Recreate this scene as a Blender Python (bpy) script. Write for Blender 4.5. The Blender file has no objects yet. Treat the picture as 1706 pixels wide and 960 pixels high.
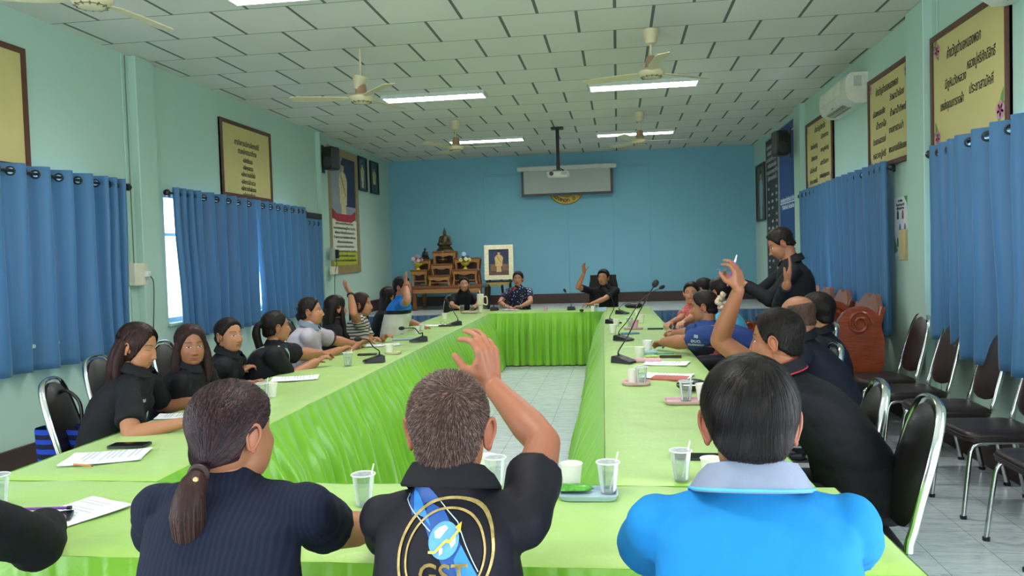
import bpy, bmesh, math, random
import numpy as np
from mathutils import Vector, Matrix, noise
from mathutils.bvhtree import BVHTree

SC = bpy.context.scene
COL = SC.collection
random.seed(7)
rng = np.random.default_rng(7)
PI = math.pi
R = math.radians

# ------------------------------------------------------------------ camera, world, lights, exposure
EYE = Vector((0, 0, 1.5))
F_PX, PITCH, YAW, ROLL = 1310.0, 0.0370, 0.1350, -0.0300
_fw = Vector((-math.sin(YAW)*math.cos(PITCH), math.cos(YAW)*math.cos(PITCH), -math.sin(PITCH)))
_r0 = Vector((math.cos(YAW), math.sin(YAW), 0)); _u0 = _r0.cross(_fw)
_r = _r0*math.cos(ROLL) + _u0*math.sin(ROLL)
_u = -_r0*math.sin(ROLL) + _u0*math.cos(ROLL)
cd = bpy.data.cameras.new('camera'); cam = bpy.data.objects.new('camera', cd); COL.objects.link(cam)
cd.sensor_width = 36; cd.lens = F_PX/1706*36; cd.clip_start = .05; cd.clip_end = 200
cam.matrix_world = Matrix(((_r.x, _u.x, -_fw.x, EYE.x), (_r.y, _u.y, -_fw.y, EYE.y), (_r.z, _u.z, -_fw.z, EYE.z), (0, 0, 0, 1)))
SC.camera = cam
SC.view_settings.view_transform = 'Standard'
SC.view_settings.look = 'None'
SC.view_settings.gamma = 1
SC.view_settings.use_curve_mapping = False
SC.view_settings.exposure = -0.12

wd = bpy.data.worlds.new('world'); SC.world = wd; wd.use_nodes = True
bg = wd.node_tree.nodes['Background']; bg.inputs['Color'].default_value = (.86, .93, 1, 1); bg.inputs['Strength'].default_value = 3.0

H, XL, XR, YB, YF = 3.413, -4.285, 2.455, 14.57, -5.0      # ceiling, left wall, right wall, back wall, wall behind the viewer

def area(name, loc, rot, sx, sy, power, col=(1, 1, 1)):
    l = bpy.data.lights.new(name, 'AREA'); l.shape = 'RECTANGLE'; l.size = sx; l.size_y = sy
    l.energy = power; l.color = col
    o = bpy.data.objects.new(name, l); COL.objects.link(o); o.location = loc; o.rotation_euler = rot
    return o
# fill daylight added in unseen openings around the viewer, then windows with drawn curtains
DAY = (.90, .96, 1.0)
area('added_daylight_left', (XL-.10, -.2, 1.25), (0, -PI/2, 0), 2.4, 4.4, 150, DAY)
area('added_daylight_right', (XR+.10, .4, 1.25), (0, PI/2, 0), 2.4, 3.8, 120, DAY)
area('added_daylight_rear', (-.9, YF-.10, 1.35), (PI/2, 0, 0), 5.4, 2.5, 110, DAY)
area('daylight_left_window', (XL-.42, 8.7, 1.55), (0, -PI/2, 0), 1.4, 3.0, 420, DAY)
area('daylight_right_window', (XR+.42, 9.0, 1.55), (0, PI/2, 0), 1.4, 3.2, 420, DAY)
area('daylight_near_left_window', (XL-.42, 4.7, 1.55), (0, -PI/2, 0), 1.4, 3.0, 420, DAY)
area('daylight_near_right_window', (XR+.42, 5.1, 1.55), (0, PI/2, 0), 1.4, 2.6, 420, DAY)

# a pixel of the photograph turned into a point in the room
def _ray(px, py): return _fw + _r*((px-853)/F_PX) - _u*((py-480)/F_PX)
def onz(px, py, z): d = _ray(px, py); return EYE + d*((z-EYE.z)/d.z)
def onx(px, py, x): d = _ray(px, py); return EYE + d*(x/d.x)
def ony(px, py, y): d = _ray(px, py); return EYE + d*(y/d.y)

# ------------------------------------------------------------------ materials
def lin(c):
    if isinstance(c, str): c = [int(c[i:i+2], 16) for i in (0, 2, 4)]
    o = []
    for v in c:
        v /= 255.0; o.append(v/12.92 if v <= .04045 else ((v+.055)/1.055)**2.4)
    return (*o, 1)
class NT:
    def __init__(s, name):
        s.m = bpy.data.materials.new(name); s.m.use_nodes = True
        s.t = s.m.node_tree; s.b = s.t.nodes['Principled BSDF']; s.out = s.t.nodes['Material Output']
    def n(s, typ, **kw):
        x = s.t.nodes.new(typ)
        for k, v in kw.items():
            if k[0] == '_': setattr(x, k[1:], v)
            else: x.inputs[k.replace('__', ' ')].default_value = v
        return x
    def l(s, a, b): s.t.links.new(a, b)
    def math(s, op, a, b=None, c=None):
        x = s.t.nodes.new('ShaderNodeMath'); x.operation = op
        for i, v in enumerate((a, b, c)):
            if v is None: continue
            if isinstance(v, (int, float)): x.inputs[i].default_value = v
            else: s.l(v, x.inputs[i])
        return x.outputs[0]
    def mix(s, f, a, b):
        x = s.t.nodes.new('ShaderNodeMix'); x.data_type = 'RGBA'
        for sock, v in ((x.inputs[0], f), (x.inputs[6], a), (x.inputs[7], b)):
            if isinstance(v, (int, float)): sock.default_value = v
            elif isinstance(v, tuple): sock.default_value = v
            else: s.l(v, sock)
        return x.outputs[2]
    def coord(s, kind='Object', scale=None):
        tc = s.t.nodes.new('ShaderNodeTexCoord')
        if scale is None: return tc.outputs[kind]
        mp = s.t.nodes.new('ShaderNodeMapping'); mp.inputs['Scale'].default_value = scale; s.l(tc.outputs[kind], mp.inputs[0])
        return mp.outputs[0]
    def noise(s, vec, scale, detail=4, rough=.55, dist=0):
        x = s.n('ShaderNodeTexNoise', Scale=scale, Detail=detail, Roughness=rough, Distortion=dist); s.l(vec, x.inputs['Vector']); return x.outputs['Fac']
    def ramp(s, f, stops):
        x = s.t.nodes.new('ShaderNodeValToRGB'); s.l(f, x.inputs[0]); e = x.color_ramp.elements
        while len(e) < len(stops): e.new(.5)
        for i, (p, c) in enumerate(stops): e[i].position = p; e[i].color = c
        return x.outputs[0]
    def bump(s, h, strength=.3, dist=.01):
        x = s.n('ShaderNodeBump', Strength=strength, Distance=dist); s.l(h, x.inputs['Height']); s.l(x.outputs[0], s.b.inputs['Normal'])
def set_(b, rough=None, metal=None, spec=None, sheen=None, coat=None, trans=None, ior=None, alpha=None):
    for k, v in (('Roughness', rough), ('Metallic', metal), ('Specular IOR Level', spec), ('Sheen Weight', sheen), ('Coat Weight', coat), ('Transmission Weight', trans), ('IOR', ior), ('Alpha', alpha)):
        if v is not None: b.inputs[k].default_value = v
_cache = {}
def M(name, c, rough=.5, metal=0, var=.08, vs=12, bump=0, bs=60, **kw):
    """a procedural material: base colour with a slight mottling and an optional fine bump"""
    if name in _cache: return _cache[name]
    t = NT(name); c = lin(c); v = t.coord()
    n = t.noise(v, vs)
    d = tuple(x*(1-var) for x in c[:3])+(1,); e = tuple(min(1, x*(1+var)) for x in c[:3])+(1,)
    t.l(t.ramp(n, [(.3, d), (.7, e)]), t.b.inputs['Base Color'])
    if bump: t.bump(t.noise(v, bs, 3), bump, .004)
    set_(t.b, rough, metal, **kw)
    _cache[name] = t.m; return t.m

def wall_mat(name, c, c2):
    t = NT(name); v = t.coord()
    n = t.noise(v, 1.3, 5); n2 = t.noise(v, 9, 4)
    col = t.mix(t.math('MULTIPLY', n, .55), lin(c), lin(c2))
    spots = t.ramp(t.noise(t.coord('Object', (1, 1, .6)), 14, 6, .7), [(.74, (0, 0, 0, 1)), (.80, (1, 1, 1, 1))])
    col = t.mix(t.math('MULTIPLY', spots, .10), col, lin('6f7f78'))
    t.l(col, t.b.inputs['Base Color']); set_(t.b, .62, spec=.25); t.bump(n2, .12, .01); return t.m
MAT_MINT = wall_mat('mint_green_wall_paint', (184, 212, 198), (176, 206, 192))
MAT_MINT2 = wall_mat('mint_green_pillar_paint', (180, 209, 195), (173, 203, 188))
MAT_BLUE = wall_mat('blue_wall_paint', (124, 180, 200), (116, 172, 193))
MAT_BROWN = M('dark_brown_skirting_paint', '3d2a26', .45)
def ceil_mat():
    t = NT('ceiling_tile'); s = t.n('ShaderNodeSeparateXYZ'); t.l(t.coord('Object'), s.inputs[0])
    x0, y0 = .0213, 6.207
    ry = t.math('DIVIDE', t.math('SUBTRACT', s.outputs[1], y0), .6)
    row = t.math('FLOOR', ry); fy = t.math('SUBTRACT', ry, row)
    par = t.math('MODULO', t.math('ADD', row, 101), 2)       # rows whose joints sit on whole tiles
    rx = t.math('ADD', t.math('DIVIDE', t.math('SUBTRACT', s.outputs[0], x0), .6), t.math('MULTIPLY', par, .5))
    fx = t.math('SUBTRACT', rx, t.math('FLOOR', rx))
    mx = t.math('LESS_THAN', t.math('MINIMUM', fx, t.math('SUBTRACT', 1, fx)), .021)
    my = t.math('LESS_THAN', t.math('MINIMUM', fy, t.math('SUBTRACT', 1, fy)), .0085)
    m = t.math('MAXIMUM', mx, my)
    cell = t.n('ShaderNodeTexWhiteNoise', _noise_dimensions='2D'); cb = t.n('ShaderNodeCombineXYZ')
    t.l(t.math('FLOOR', rx), cb.inputs[0]); t.l(row, cb.inputs[1]); t.l(cb.outputs[0], cell.inputs['Vector'])
    base = t.mix(cell.outputs['Value'], lin((216, 215, 204)), lin((208, 209, 198)))
    st = t.ramp(t.noise(t.coord(), .8, 5), [(.45, (0, 0, 0, 1)), (.75, (1, 1, 1, 1))])
    base = t.mix(t.math('MULTIPLY', st, .25), base, lin((198, 200, 188)))
    t.l(t.mix(m, base, lin((100, 112, 104))), t.b.inputs['Base Color']); set_(t.b, .8, spec=.2)
    t.bump(t.math('SUBTRACT', 1, m), .5, .006); return t.m
def floor_mat():
    t = NT('marbled_floor_tile'); v = t.coord(); s = t.n('ShaderNodeSeparateXYZ'); t.l(v, s.inputs[0])
    f = []
    for i, o in ((0, 1.47), (1, .15)):
        a = t.math('DIVIDE', t.math('SUBTRACT', s.outputs[i], o), .3); f.append(t.math('SUBTRACT', a, t.math('FLOOR', a)))
    g = t.math('MINIMUM', t.math('MINIMUM', f[0], t.math('SUBTRACT', 1, f[0])), t.math('MINIMUM', f[1], t.math('SUBTRACT', 1, f[1])))
    m = t.math('LESS_THAN', g, .006)
    n = t.noise(t.coord('Object', (2.2, 9, 1)), 2.6, 9, .72, .8)
    c = t.ramp(n, [(.28, lin('a3aeba')), (.46, lin('c8d0d8')), (.62, lin('dce2e8')), (.8, lin('b6c0cb'))])
    t.l(t.mix(m, c, lin('868e96')), t.b.inputs['Base Color']); set_(t.b, .22, spec=.5); return t.m
def satin(name, c, c2, rough=.38, bs=.35):
    t = NT(name); v = t.coord()
    n = t.noise(t.coord('Object', (1, 1, 1)), 3.0, 5, .6, .4)
    t.l(t.mix(n, lin(c), lin(c2)), t.b.inputs['Base Color']); set_(t.b, rough, spec=.55, sheen=.25)
    w = t.noise(t.coord('Object', (300, 300, 300)), 1, 2)
    cr = t.noise(v, 7, 5, .6, 1.2)
    t.bump(t.math('ADD', t.math('MULTIPLY', w, .05), cr), bs, .012); return t.m
MAT_GREEN = satin('lime_green_satin', (163, 200, 96), (152, 192, 84))
MAT_SKIRT = satin('lime_green_satin_skirt', (136, 196, 52), (118, 184, 44), .27, .2)
def curtain_mat(name, c, c2):
    t = NT(name); n = t.noise(t.coord('Object', (40, 40, 1.2)), 1, 4)
    col = t.mix(n, lin(c), lin(c2)); t.l(col, t.b.inputs['Base Color']); set_(t.b, .42, spec=.4, sheen=.3)
    tr = t.n('ShaderNodeBsdfTranslucent'); t.l(col, tr.inputs[0]); mx = t.n('ShaderNodeMixShader', Fac=.14)
    t.l(t.b.outputs[0], mx.inputs[1]); t.l(tr.outputs[0], mx.inputs[2]); t.l(mx.outputs[0], t.out.inputs[0])
    t.bump(t.noise(t.coord('Object', (500, 500, 500)), 1, 2), .08, .002)
    return t.m
MAT_CURT = curtain_mat('blue_curtain_cloth', (74, 126, 168), (62, 112, 158))
def wood_mat(name, c, c2, rough=.3, sc=(1, 1, 12)):
    t = NT(name); n = t.noise(t.coord('Object', sc), 5, 7, .65, 1.5)
    t.l(t.ramp(n, [(.3, lin(c)), (.7, lin(c2))]), t.b.inputs['Base Color']); set_(t.b, rough, coat=.3); t.bump(n, .1, .003); return t.m
MAT_CHROME = M('chrome_tube', 'c9cbcc', .16, 1, var=.1)
MAT_VINYL = M('black_padded_vinyl', '1a1718', .34, bump=.25, bs=160)
MAT_VINYLB = M('dark_brown_padded_vinyl', '2a1f20', .38, bump=.25, bs=160)
MAT_BLACK = M('black_plastic', '121315', .38)
MAT_WHITEP = M('ivory_plastic', 'e4dfc6', .4)
MAT_SOFA = wood_mat('red_brown_carved_wood', (112, 44, 20), (156, 70, 34), .25)
MAT_SOFAL = wood_mat('matte_brown_slat_wood', (122, 78, 60), (142, 94, 74), .5)
MAT_ALTAR = wood_mat('varnished_brown_wood', (84, 46, 22), (142, 84, 40), .3)
MAT_ALTARL = wood_mat('golden_wood_edge', (150, 100, 48), (180, 128, 66), .35)
MAT_PAPER = M('white_paper', 'eef0f4', .7, var=.02)
MAT_CUP = M('cream_paper_cup', 'f4f0e6', .55, var=.02)
MAT_INK = M('black_ink', '1d1a18', .6)
def glass_mat(name, c, tr=.9, rough=.05):
    t = NT(name); t.b.inputs['Base Color'].default_value = lin(c); set_(t.b, rough, spec=.5)
    tp = t.n('ShaderNodeBsdfTransparent'); tp.inputs[0].default_value = lin(c)
    f = t.n('ShaderNodeFresnel', IOR=1.45); fac = t.math('MINIMUM', t.math('ADD', t.math('MULTIPLY', f.outputs[0], .85), 1-tr), 1)
    mx = t.n('ShaderNodeMixShader'); t.l(fac, mx.inputs[0]); t.l(tp.outputs[0], mx.inputs[1]); t.l(t.b.outputs[0], mx.inputs[2]); t.l(mx.outputs[0], t.out.inputs[0])
    return t.m
MAT_CLEAR = glass_mat('clear_plastic', 'fafcfc', .93)
MAT_WATER = glass_mat('drinking_water', 'f2f8f8', .97)
MAT_PANE = glass_mat('window_glass', 'f2f8fa', .92)

# ------------------------------------------------------------------ mesh helpers
class MB:
    def __init__(s): s.v = []; s.f = []; s.uvn = None
    def add(s, vs, fs):
        o = len(s.v); s.v += [tuple(p) for p in vs]; s.f += [tuple(i+o for i in f) for f in fs]; return s
    def box(s, c, d, rz=0, rx=0, ry=0, bev=0):
        m = Matrix.Rotation(rz, 3, 'Z') @ Matrix.Rotation(ry, 3, 'Y') @ Matrix.Rotation(rx, 3, 'X'); c = Vector(c)
        hx, hy, hz = d[0]/2, d[1]/2, d[2]/2
        if bev <= 0:
            vs = [c + m @ Vector((x*hx, y*hy, z*hz)) for x in (-1, 1) for y in (-1, 1) for z in (-1, 1)]
            return s.add(vs, [(0, 1, 3, 2), (4, 6, 7, 5), (0, 4, 5, 1), (2, 3, 7, 6), (0, 2, 6, 4), (1, 5, 7, 3)])
        b = min(bev, hx*.95, hy*.95, hz*.95); vs = []; k = {}
        for ix, x in enumerate((-1, 1)):
            for iy, y in enumerate((-1, 1)):
                for iz, z in enumerate((-1, 1)):
                    for a in range(3):
                        q = [x*(hx-b), y*(hy-b), z*(hz-b)]; q[a] = (x*hx, y*hy, z*hz)[a]
                        k[(ix, iy, iz, a)] = len(vs); vs.append(c + m @ Vector(q))
        fs = [(k[0,0,0,0], k[0,0,1,0], k[0,1,1,0], k[0,1,0,0]), (k[1,0,0,0], k[1,1,0,0], k[1,1,1,0], k[1,0,1,0]),
              (k[0,0,0,1], k[1,0,0,1], k[1,0,1,1], k[0,0,1,1]), (k[0,1,0,1], k[0,1,1,1], k[1,1,1,1], k[1,1,0,1]),
              (k[0,0,0,2], k[0,1,0,2], k[1,1,0,2], k[1,0,0,2]), (k[0,0,1,2], k[1,0,1,2], k[1,1,1,2], k[0,1,1,2])]
        for i in (0, 1):
            for j in (0, 1):
                fs += [(k[i,j,0,0], k[i,j,1,0], k[i,j,1,1], k[i,j,0,1]), (k[i,0,j,0], k[i,1,j,0], k[i,1,j,2], k[i,0,j,2]), (k[0,i,j,1], k[1,i,j,1], k[1,i,j,2], k[0,i,j,2])]
                for l in (0, 1): fs.append((k[i,j,l,0], k[i,j,l,1], k[i,j,l,2]))
        return s.add(vs, fs)
    def tube(s, pts, r, n=10, caps=True, flat=1, up=None, closed=False):
        """a tube along pts; r a number or one radius per point; flat squashes the section's second axis"""
        pts = [Vector(p) for p in pts]; N = len(pts); rs = r if isinstance(r, (list, tuple)) else [r]*N
        fl = flat if isinstance(flat, (list, tuple)) else [flat]*N
        vs = []; fs = []; prev = None
        for i, p in enumerate(pts):
            if closed: t = (pts[(i+1) % N]-pts[i-1]).normalized()
            else: t = (pts[min(i+1, N-1)]-pts[max(i-1, 0)]).normalized()
            if prev is None:
                a = Vector(up) if up is not None else (Vector((0, 0, 1)) if abs(t.z) < .9 else Vector((0, 1, 0)))
                a = (a - t*a.dot(t)).normalized()
            else:
                a = (prev - t*prev.dot(t)).normalized()
            prev = a; b = t.cross(a)
            for j in range(n):
                w = 2*PI*j/n; vs.append(p + a*(math.cos(w)*rs[i]*fl[i]) + b*(math.sin(w)*rs[i]))
        for i in range(N if closed else N-1):
            k = (i+1) % N
            for j in range(n): fs.append((i*n+j, i*n+(j+1) % n, k*n+(j+1) % n, k*n+j))
        if caps and not closed: fs.append(tuple(range(n-1, -1, -1))); fs.append(tuple((N-1)*n+j for j in range(n)))
        return s.add(vs, fs)
    def lathe(s, prof, c=(0, 0, 0), n=20, sx=1, sy=1, m=None):
        """prof: (radius, height) pairs from bottom to top"""
        c = Vector(c); vs = []; fs = []
        for r_, z in prof:
            for j in range(n):
                w = 2*PI*j/n; q = Vector((math.cos(w)*max(r_, 1e-4)*sx, math.sin(w)*max(r_, 1e-4)*sy, z)); vs.append(c + (m @ q if m else q))
        for i in range(len(prof)-1):
            for j in range(n): fs.append((i*n+j, i*n+(j+1) % n, (i+1)*n+(j+1) % n, (i+1)*n+j))
        fs.append(tuple(range(n-1, -1, -1))); k = (len(prof)-1)*n; fs.append(tuple(k+j for j in range(n)))
        return s.add(vs, fs)
    def ell(s, c, a, n=16, k=10, m=None):
        c = Vector(c); vs = []; fs = []
        for i in range(1, k):
            ph = PI*i/k
            for j in range(n):
                w = 2*PI*j/n; q = Vector((a[0]*math.sin(ph)*math.cos(w), a[1]*math.sin(ph)*math.sin(w), -a[2]*math.cos(ph))); vs.append(c + (m @ q if m else q))
        for z in (-1, 1):
            q = Vector((0, 0, z*a[2])); vs.append(c + (m @ q if m else q))
        for i in range(k-2):
            for j in range(n): fs.append((i*n+j, i*n+(j+1) % n, (i+1)*n+(j+1) % n, (i+1)*n+j))
        b, t = len(vs)-2, len(vs)-1
        for j in range(n): fs.append((b, (j+1) % n, j)); fs.append((t, (k-2)*n+j, (k-2)*n+(j+1) % n))
        return s.add(vs, fs)
    def cap(s, p0, p1, r0, r1, n=14, flat=1, up=None):
        """tapered capsule"""
        p0 = Vector(p0); p1 = Vector(p1); d = (p1-p0); L = d.length; d = d/L if L > 1e-6 else Vector((0, 0, 1))
        pts = []; rs = []
        for i in range(4): w = PI/2*(i+.35)/4.35; pts.append(p0 - d*r0*math.cos(w)); rs.append(r0*math.sin(w))
        pts += [p0, p0.lerp(p1, .5), p1]; rs += [r0, (r0+r1)/2, r1]
        for i in range(4): w = PI/2*(4-i-.65)/4.35; pts.append(p1 + d*r1*math.cos(w)); rs.append(r1*math.sin(w))
        return s.tube(pts, rs, n, True, flat, up)
    def prism(s, poly, h, m=None, c=(0, 0, 0)):
        """poly in local XY pushed along local Z by h"""
        c = Vector(c); N = len(poly); vs = []
        for z in (0, h):
            for x, y in poly: q = Vector((x, y, z)); vs.append(c + (m @ q if m else q))
        fs = [tuple(range(N-1, -1, -1)), tuple(N+i for i in range(N))] + [(i, (i+1) % N, N+(i+1) % N, N+i) for i in range(N)]
        return s.add(vs, fs)
    def grid(s, P, closed_u=False):
        """P[i][j] points"""
        P = [[tuple(q) for q in r_] for r_ in P]; a, b = len(P), len(P[0]); vs = [q for r_ in P for q in r_]; fs = []
        for i in range(a-1):
            for j in range(b if closed_u else b-1): fs.append((i*b+j, i*b+(j+1) % b, (i+1)*b+(j+1) % b, (i+1)*b+j))
        return s.add(vs, fs)
    def build(s, name, mat, parent=None, smooth=None, mats=None, loc=None):
        me = bpy.data.meshes.new(name); me.from_pydata(s.v, [], s.f); me.update()
        o = bpy.data.objects.new(name, me); COL.objects.link(o)
        if mat: me.materials.append(mat)
        if parent: o.parent = parent
        if smooth is None: smooth = 40
        if smooth: sm(me, smooth)
        if loc: o.location = loc
        return o
def sm(me, ang=40):
    me.shade_smooth()
    if ang < 179: 
        try: me.set_sharp_from_angle(angle=R(ang))
        except Exception: pass
def tag(o, label=None, cat=None, group=None, kind=None):
    if label: o['label'] = label
    if cat: o['category'] = cat
    if group: o['group'] = group
    if kind: o['kind'] = kind
    return o
def thing(name, label, cat, loc=(0, 0, 0), rz=0, group=None):
    o = bpy.data.objects.new(name, None); COL.objects.link(o); o.empty_display_size = .1
    o.location = loc; o.rotation_euler = (0, 0, rz); return tag(o, label, cat, group)
def struct(name, mb, mat, smooth=None):
    return tag(mb.build(name, mat, None, smooth), kind='structure')
def copy_tree(o, parent=None):
    c = o.copy(); COL.objects.link(c)
    if parent: c.parent = parent
    for ch in [x for x in bpy.data.objects if x.parent == o]: copy_tree(ch, c)
    return c
def place(o, loc, rz=0, label=None, group=None, scale=None):
    o.location = loc; o.rotation_euler = (0, 0, rz)
    if label: o['label'] = label
    if group: o['group'] = group
    if scale: o.scale = scale
    return o
def evald(o):
    """mesh of an object with its modifiers applied; the temporary object is removed"""
    dg = bpy.context.evaluated_depsgraph_get(); e = o.evaluated_get(dg); me = bpy.data.meshes.new_from_object(e); bpy.data.objects.remove(o); return me
def fuse(mb, voxel, it=4, fac=.5):
    """one continuous skin over overlapping closed shapes; returns vertex and face arrays"""
    me = bpy.data.meshes.new('t'); me.from_pydata(mb.v, [], mb.f); o = bpy.data.objects.new('t', me); COL.objects.link(o)
    m = o.modifiers.new('r', 'REMESH'); m.mode = 'VOXEL'; m.voxel_size = voxel; m.adaptivity = 0
    if it: q = o.modifiers.new('s', 'SMOOTH'); q.factor = fac; q.iterations = it
    me = evald(o)
    V = np.empty(len(me.vertices)*3); me.vertices.foreach_get('co', V); V = V.reshape(-1, 3)
    F = [tuple(p.vertices) for p in me.polygons]
    bpy.data.meshes.remove(me); return V, F
def text_mb(body, size, m, c=(0, 0, 0), align='CENTER', bold=0, depth=.0008, width=None, shear=0):
    """lettering as a thin solid mesh; m maps local XY (text plane) to the world"""
    cu = bpy.data.curves.new('t', 'FONT'); cu.body = body; cu.size = size; cu.align_x = align; cu.align_y = 'CENTER'; cu.offset = bold; cu.extrude = depth/2; cu.resolution_u = 3; cu.shear = shear
    o = bpy.data.objects.new('t', cu); COL.objects.link(o); bpy.context.view_layer.update(); me = evald(o); mb = MB(); c = Vector(c)
    k = 1
    if width and len(me.vertices):
        xs = [v.co.x for v in me.vertices]; k = width/max(1e-6, max(xs)-min(xs))
    mb.add([c + m @ Vector((v.co.x*k, v.co.y, v.co.z)) for v in me.vertices], [tuple(p.vertices) for p in me.polygons])
    bpy.data.meshes.remove(me); return mb
def arc(c, r_, a0, a1, n=8, z=0): return [(c[0]+r_*math.cos(a0+(a1-a0)*i/n), c[1]+r_*math.sin(a0+(a1-a0)*i/n)) for i in range(n+1)]
def rrect(w, h, r_, n=5):
    o = []
    for (sx, sy, a) in ((1, -1, -PI/2), (1, 1, 0), (-1, 1, PI/2), (-1, -1, PI)): o += arc((sx*(w/2-r_), sy*(h/2-r_)), r_, a, a+PI/2, n)
    return o
def smoothpath(pts, k=6):
    """Catmull-Rom through pts"""
    P = [Vector(p) for p in pts]; P = [P[0]*2-P[1]] + P + [P[-1]*2-P[-2]]; o = []
    for i in range(1, len(P)-2):
        for j in range(k):
            t = j/k; a, b, c, d = P[i-1:i+3]
            o.append(.5*((2*b) + (c-a)*t + (2*a-5*b+4*c-d)*t*t + (3*b-a-3*c+d)*t**3))
    o.append(P[-2]); return o
LW = Matrix(((0, 0, 1), (1, 0, 0), (0, 1, 0)))      # text plane on the left wall: local x -> +y, local y -> +z, local z -> +x
RW = Matrix(((0, 0, -1), (-1, 0, 0), (0, 1, 0)))    # right wall: local x -> -y, y -> z, z -> -x
BW = Matrix(((1, 0, 0), (0, 0, -1), (0, 1, 0)))     # back wall: local x -> +x, y -> z, z -> -y
# ================================================================== THE ROOM
def wall_with_openings(name, x0, x1, ya, yb, holes, mat):
    """a wall slab from x0 to x1 along y, with rectangular openings (y0, y1, z0, z1)"""
    mb = MB(); y = ya
    for (a, b, c, d) in sorted(holes):
        if a > y: mb.box(((x0+x1)/2, (y+a)/2, H/2), (abs(x1-x0), a-y, H))
        if c > 0: mb.box(((x0+x1)/2, (a+b)/2, c/2), (abs(x1-x0), b-a, c))
        mb.box(((x0+x1)/2, (a+b)/2, (d+H)/2), (abs(x1-x0), b-a, H-d)); y = b
    mb.box(((x0+x1)/2, (y+yb)/2, H/2), (abs(x1-x0), yb-y, H))
    return struct(name, mb, mat, 0)
WZ0, WZ1 = .98, 2.245
LH = [(-2.4, 2.0, 0, 2.5), (3.3, 6.12, WZ0, WZ1), (7.02, 10.12, WZ0, WZ1), (10.32, 10.88, .66, 2.08)]
RH = [(-1.5, 2.3, 0, 2.5), (3.9, 6.3, WZ0, WZ1), (7.80, 10.45, WZ0, WZ1)]
wall_with_openings('wall_left', XL-.2, XL, YF-.2, YB+.2, LH, MAT_MINT)
wall_with_openings('wall_right', XR, XR+.2, YF-.2, YB+.2, RH, MAT_MINT)
mb = MB(); mb.box(((XL+XR)/2, YB+.1, H/2), (XR-XL, .2, H)); struct('wall_back', mb, MAT_BLUE, 0)
mb = MB()
for (a, b, c, d) in ((XL, -3.6, 0, H), (1.8, XR, 0, H), (-3.6, 1.8, 2.6, H)): mb.box(((a+b)/2, YF-.1, (c+d)/2), (b-a, .2, d-c))
struct('wall_front', mb, MAT_MINT, 0)
mb = MB(); mb.box(((XL+XR)/2, (YF+YB)/2, -.05), (XR-XL+.4, YB-YF+.4, .1)); struct('floor', mb, floor_mat(), 0)
mb = MB(); mb.box(((XL+XR)/2, (YF+YB)/2, H+.05), (XR-XL+.4, YB-YF+.4, .1)); struct('ceiling', mb, ceil_mat(), 0)
ALU = M('brushed_aluminium', 'b8bdc0', .35, .8)
def window(n, side, hole):
    x = XL-.11 if side < 0 else XR+.11; a, b, c, d = hole
    fr = MB(); t = .045; ny = 3 if b-a > 1 else 1
    for z in (c+t/2, d-t/2): fr.box((x, (a+b)/2, z), (.06, b-a, t))
    for i in range(ny+1): y = a+t/2+(b-a-t)*i/ny; fr.box((x, y, (c+d)/2), (.058, t, d-c))
    fr.box((x, (a+b)/2, c+(d-c)*.68), (.05, b-a, .03))
    o = struct('window_%d' % n, fr, ALU, 0)
    g = MB(); g.box((x, (a+b)/2, (c+d)/2), (.006, b-a-.02, d-c-.02)); g.build('pane', MAT_PANE, o)
    s = MB(); xs = XL-.02 if side < 0 else XR+.02
    s.box((xs, (a+b)/2, c-.015), (.12, b-a+.04, .03), bev=.006); s.build('window_sill', MAT_MINT2, o)
window(1, -1, LH[1]); window(2, -1, LH[2]); window(3, 1, RH[1]); window(4, 1, RH[2]); window(5, -1, LH[3])
# pillars that stand out of the side walls
n = 0
for (x, w, ys) in ((XL, 1, [(2.35, 2.62), (6.56, 6.84), (10.93, 11.2)]), (XR, -1, [(2.4, 2.75), (6.55, 6.92), (10.72, 11.1)])):
    for a, b in ys:
        n += 1; mb = MB(); mb.box((x+w*.03, (a+b)/2, H/2), (.08, b-a, H), bev=.006); struct('trim_%d' % n, mb, MAT_MINT2)
# pipe and joint ribs painted with the wall
for (x, w, y) in ((XL, 1, 6.47), (XR, -1, 6.45), (XR, -1, 6.99)):
    n += 1; mb = MB(); mb.box((x+w*.005, y, H/2), (.010, .045, H), bev=.005); struct('trim_%d' % n, mb, MAT_MINT2)
# skirting
SF, SH = 12.2, .65                                                 # the stage: its front and its height
for nm, x, w in (('baseboard_left', XL, 1), ('baseboard_right', XR, -1)):
    mb = MB()
    for a, b in ((2.62, SF), ): mb.box((x+w*.011, (a+b)/2, .13), (.022, b-a, .26), bev=.004)
    mb.box((x+w*.011, (SF+YB)/2, SH+.1), (.022, YB-SF, .2), bev=.004)
    struct(nm, mb, MAT_BROWN)
mb = MB(); mb.box(((XL+XR)/2, YB-.012, SH+.09), (XR-XL-.05, .024, .18), bev=.004); struct('baseboard_back', mb, MAT_BROWN)
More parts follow.
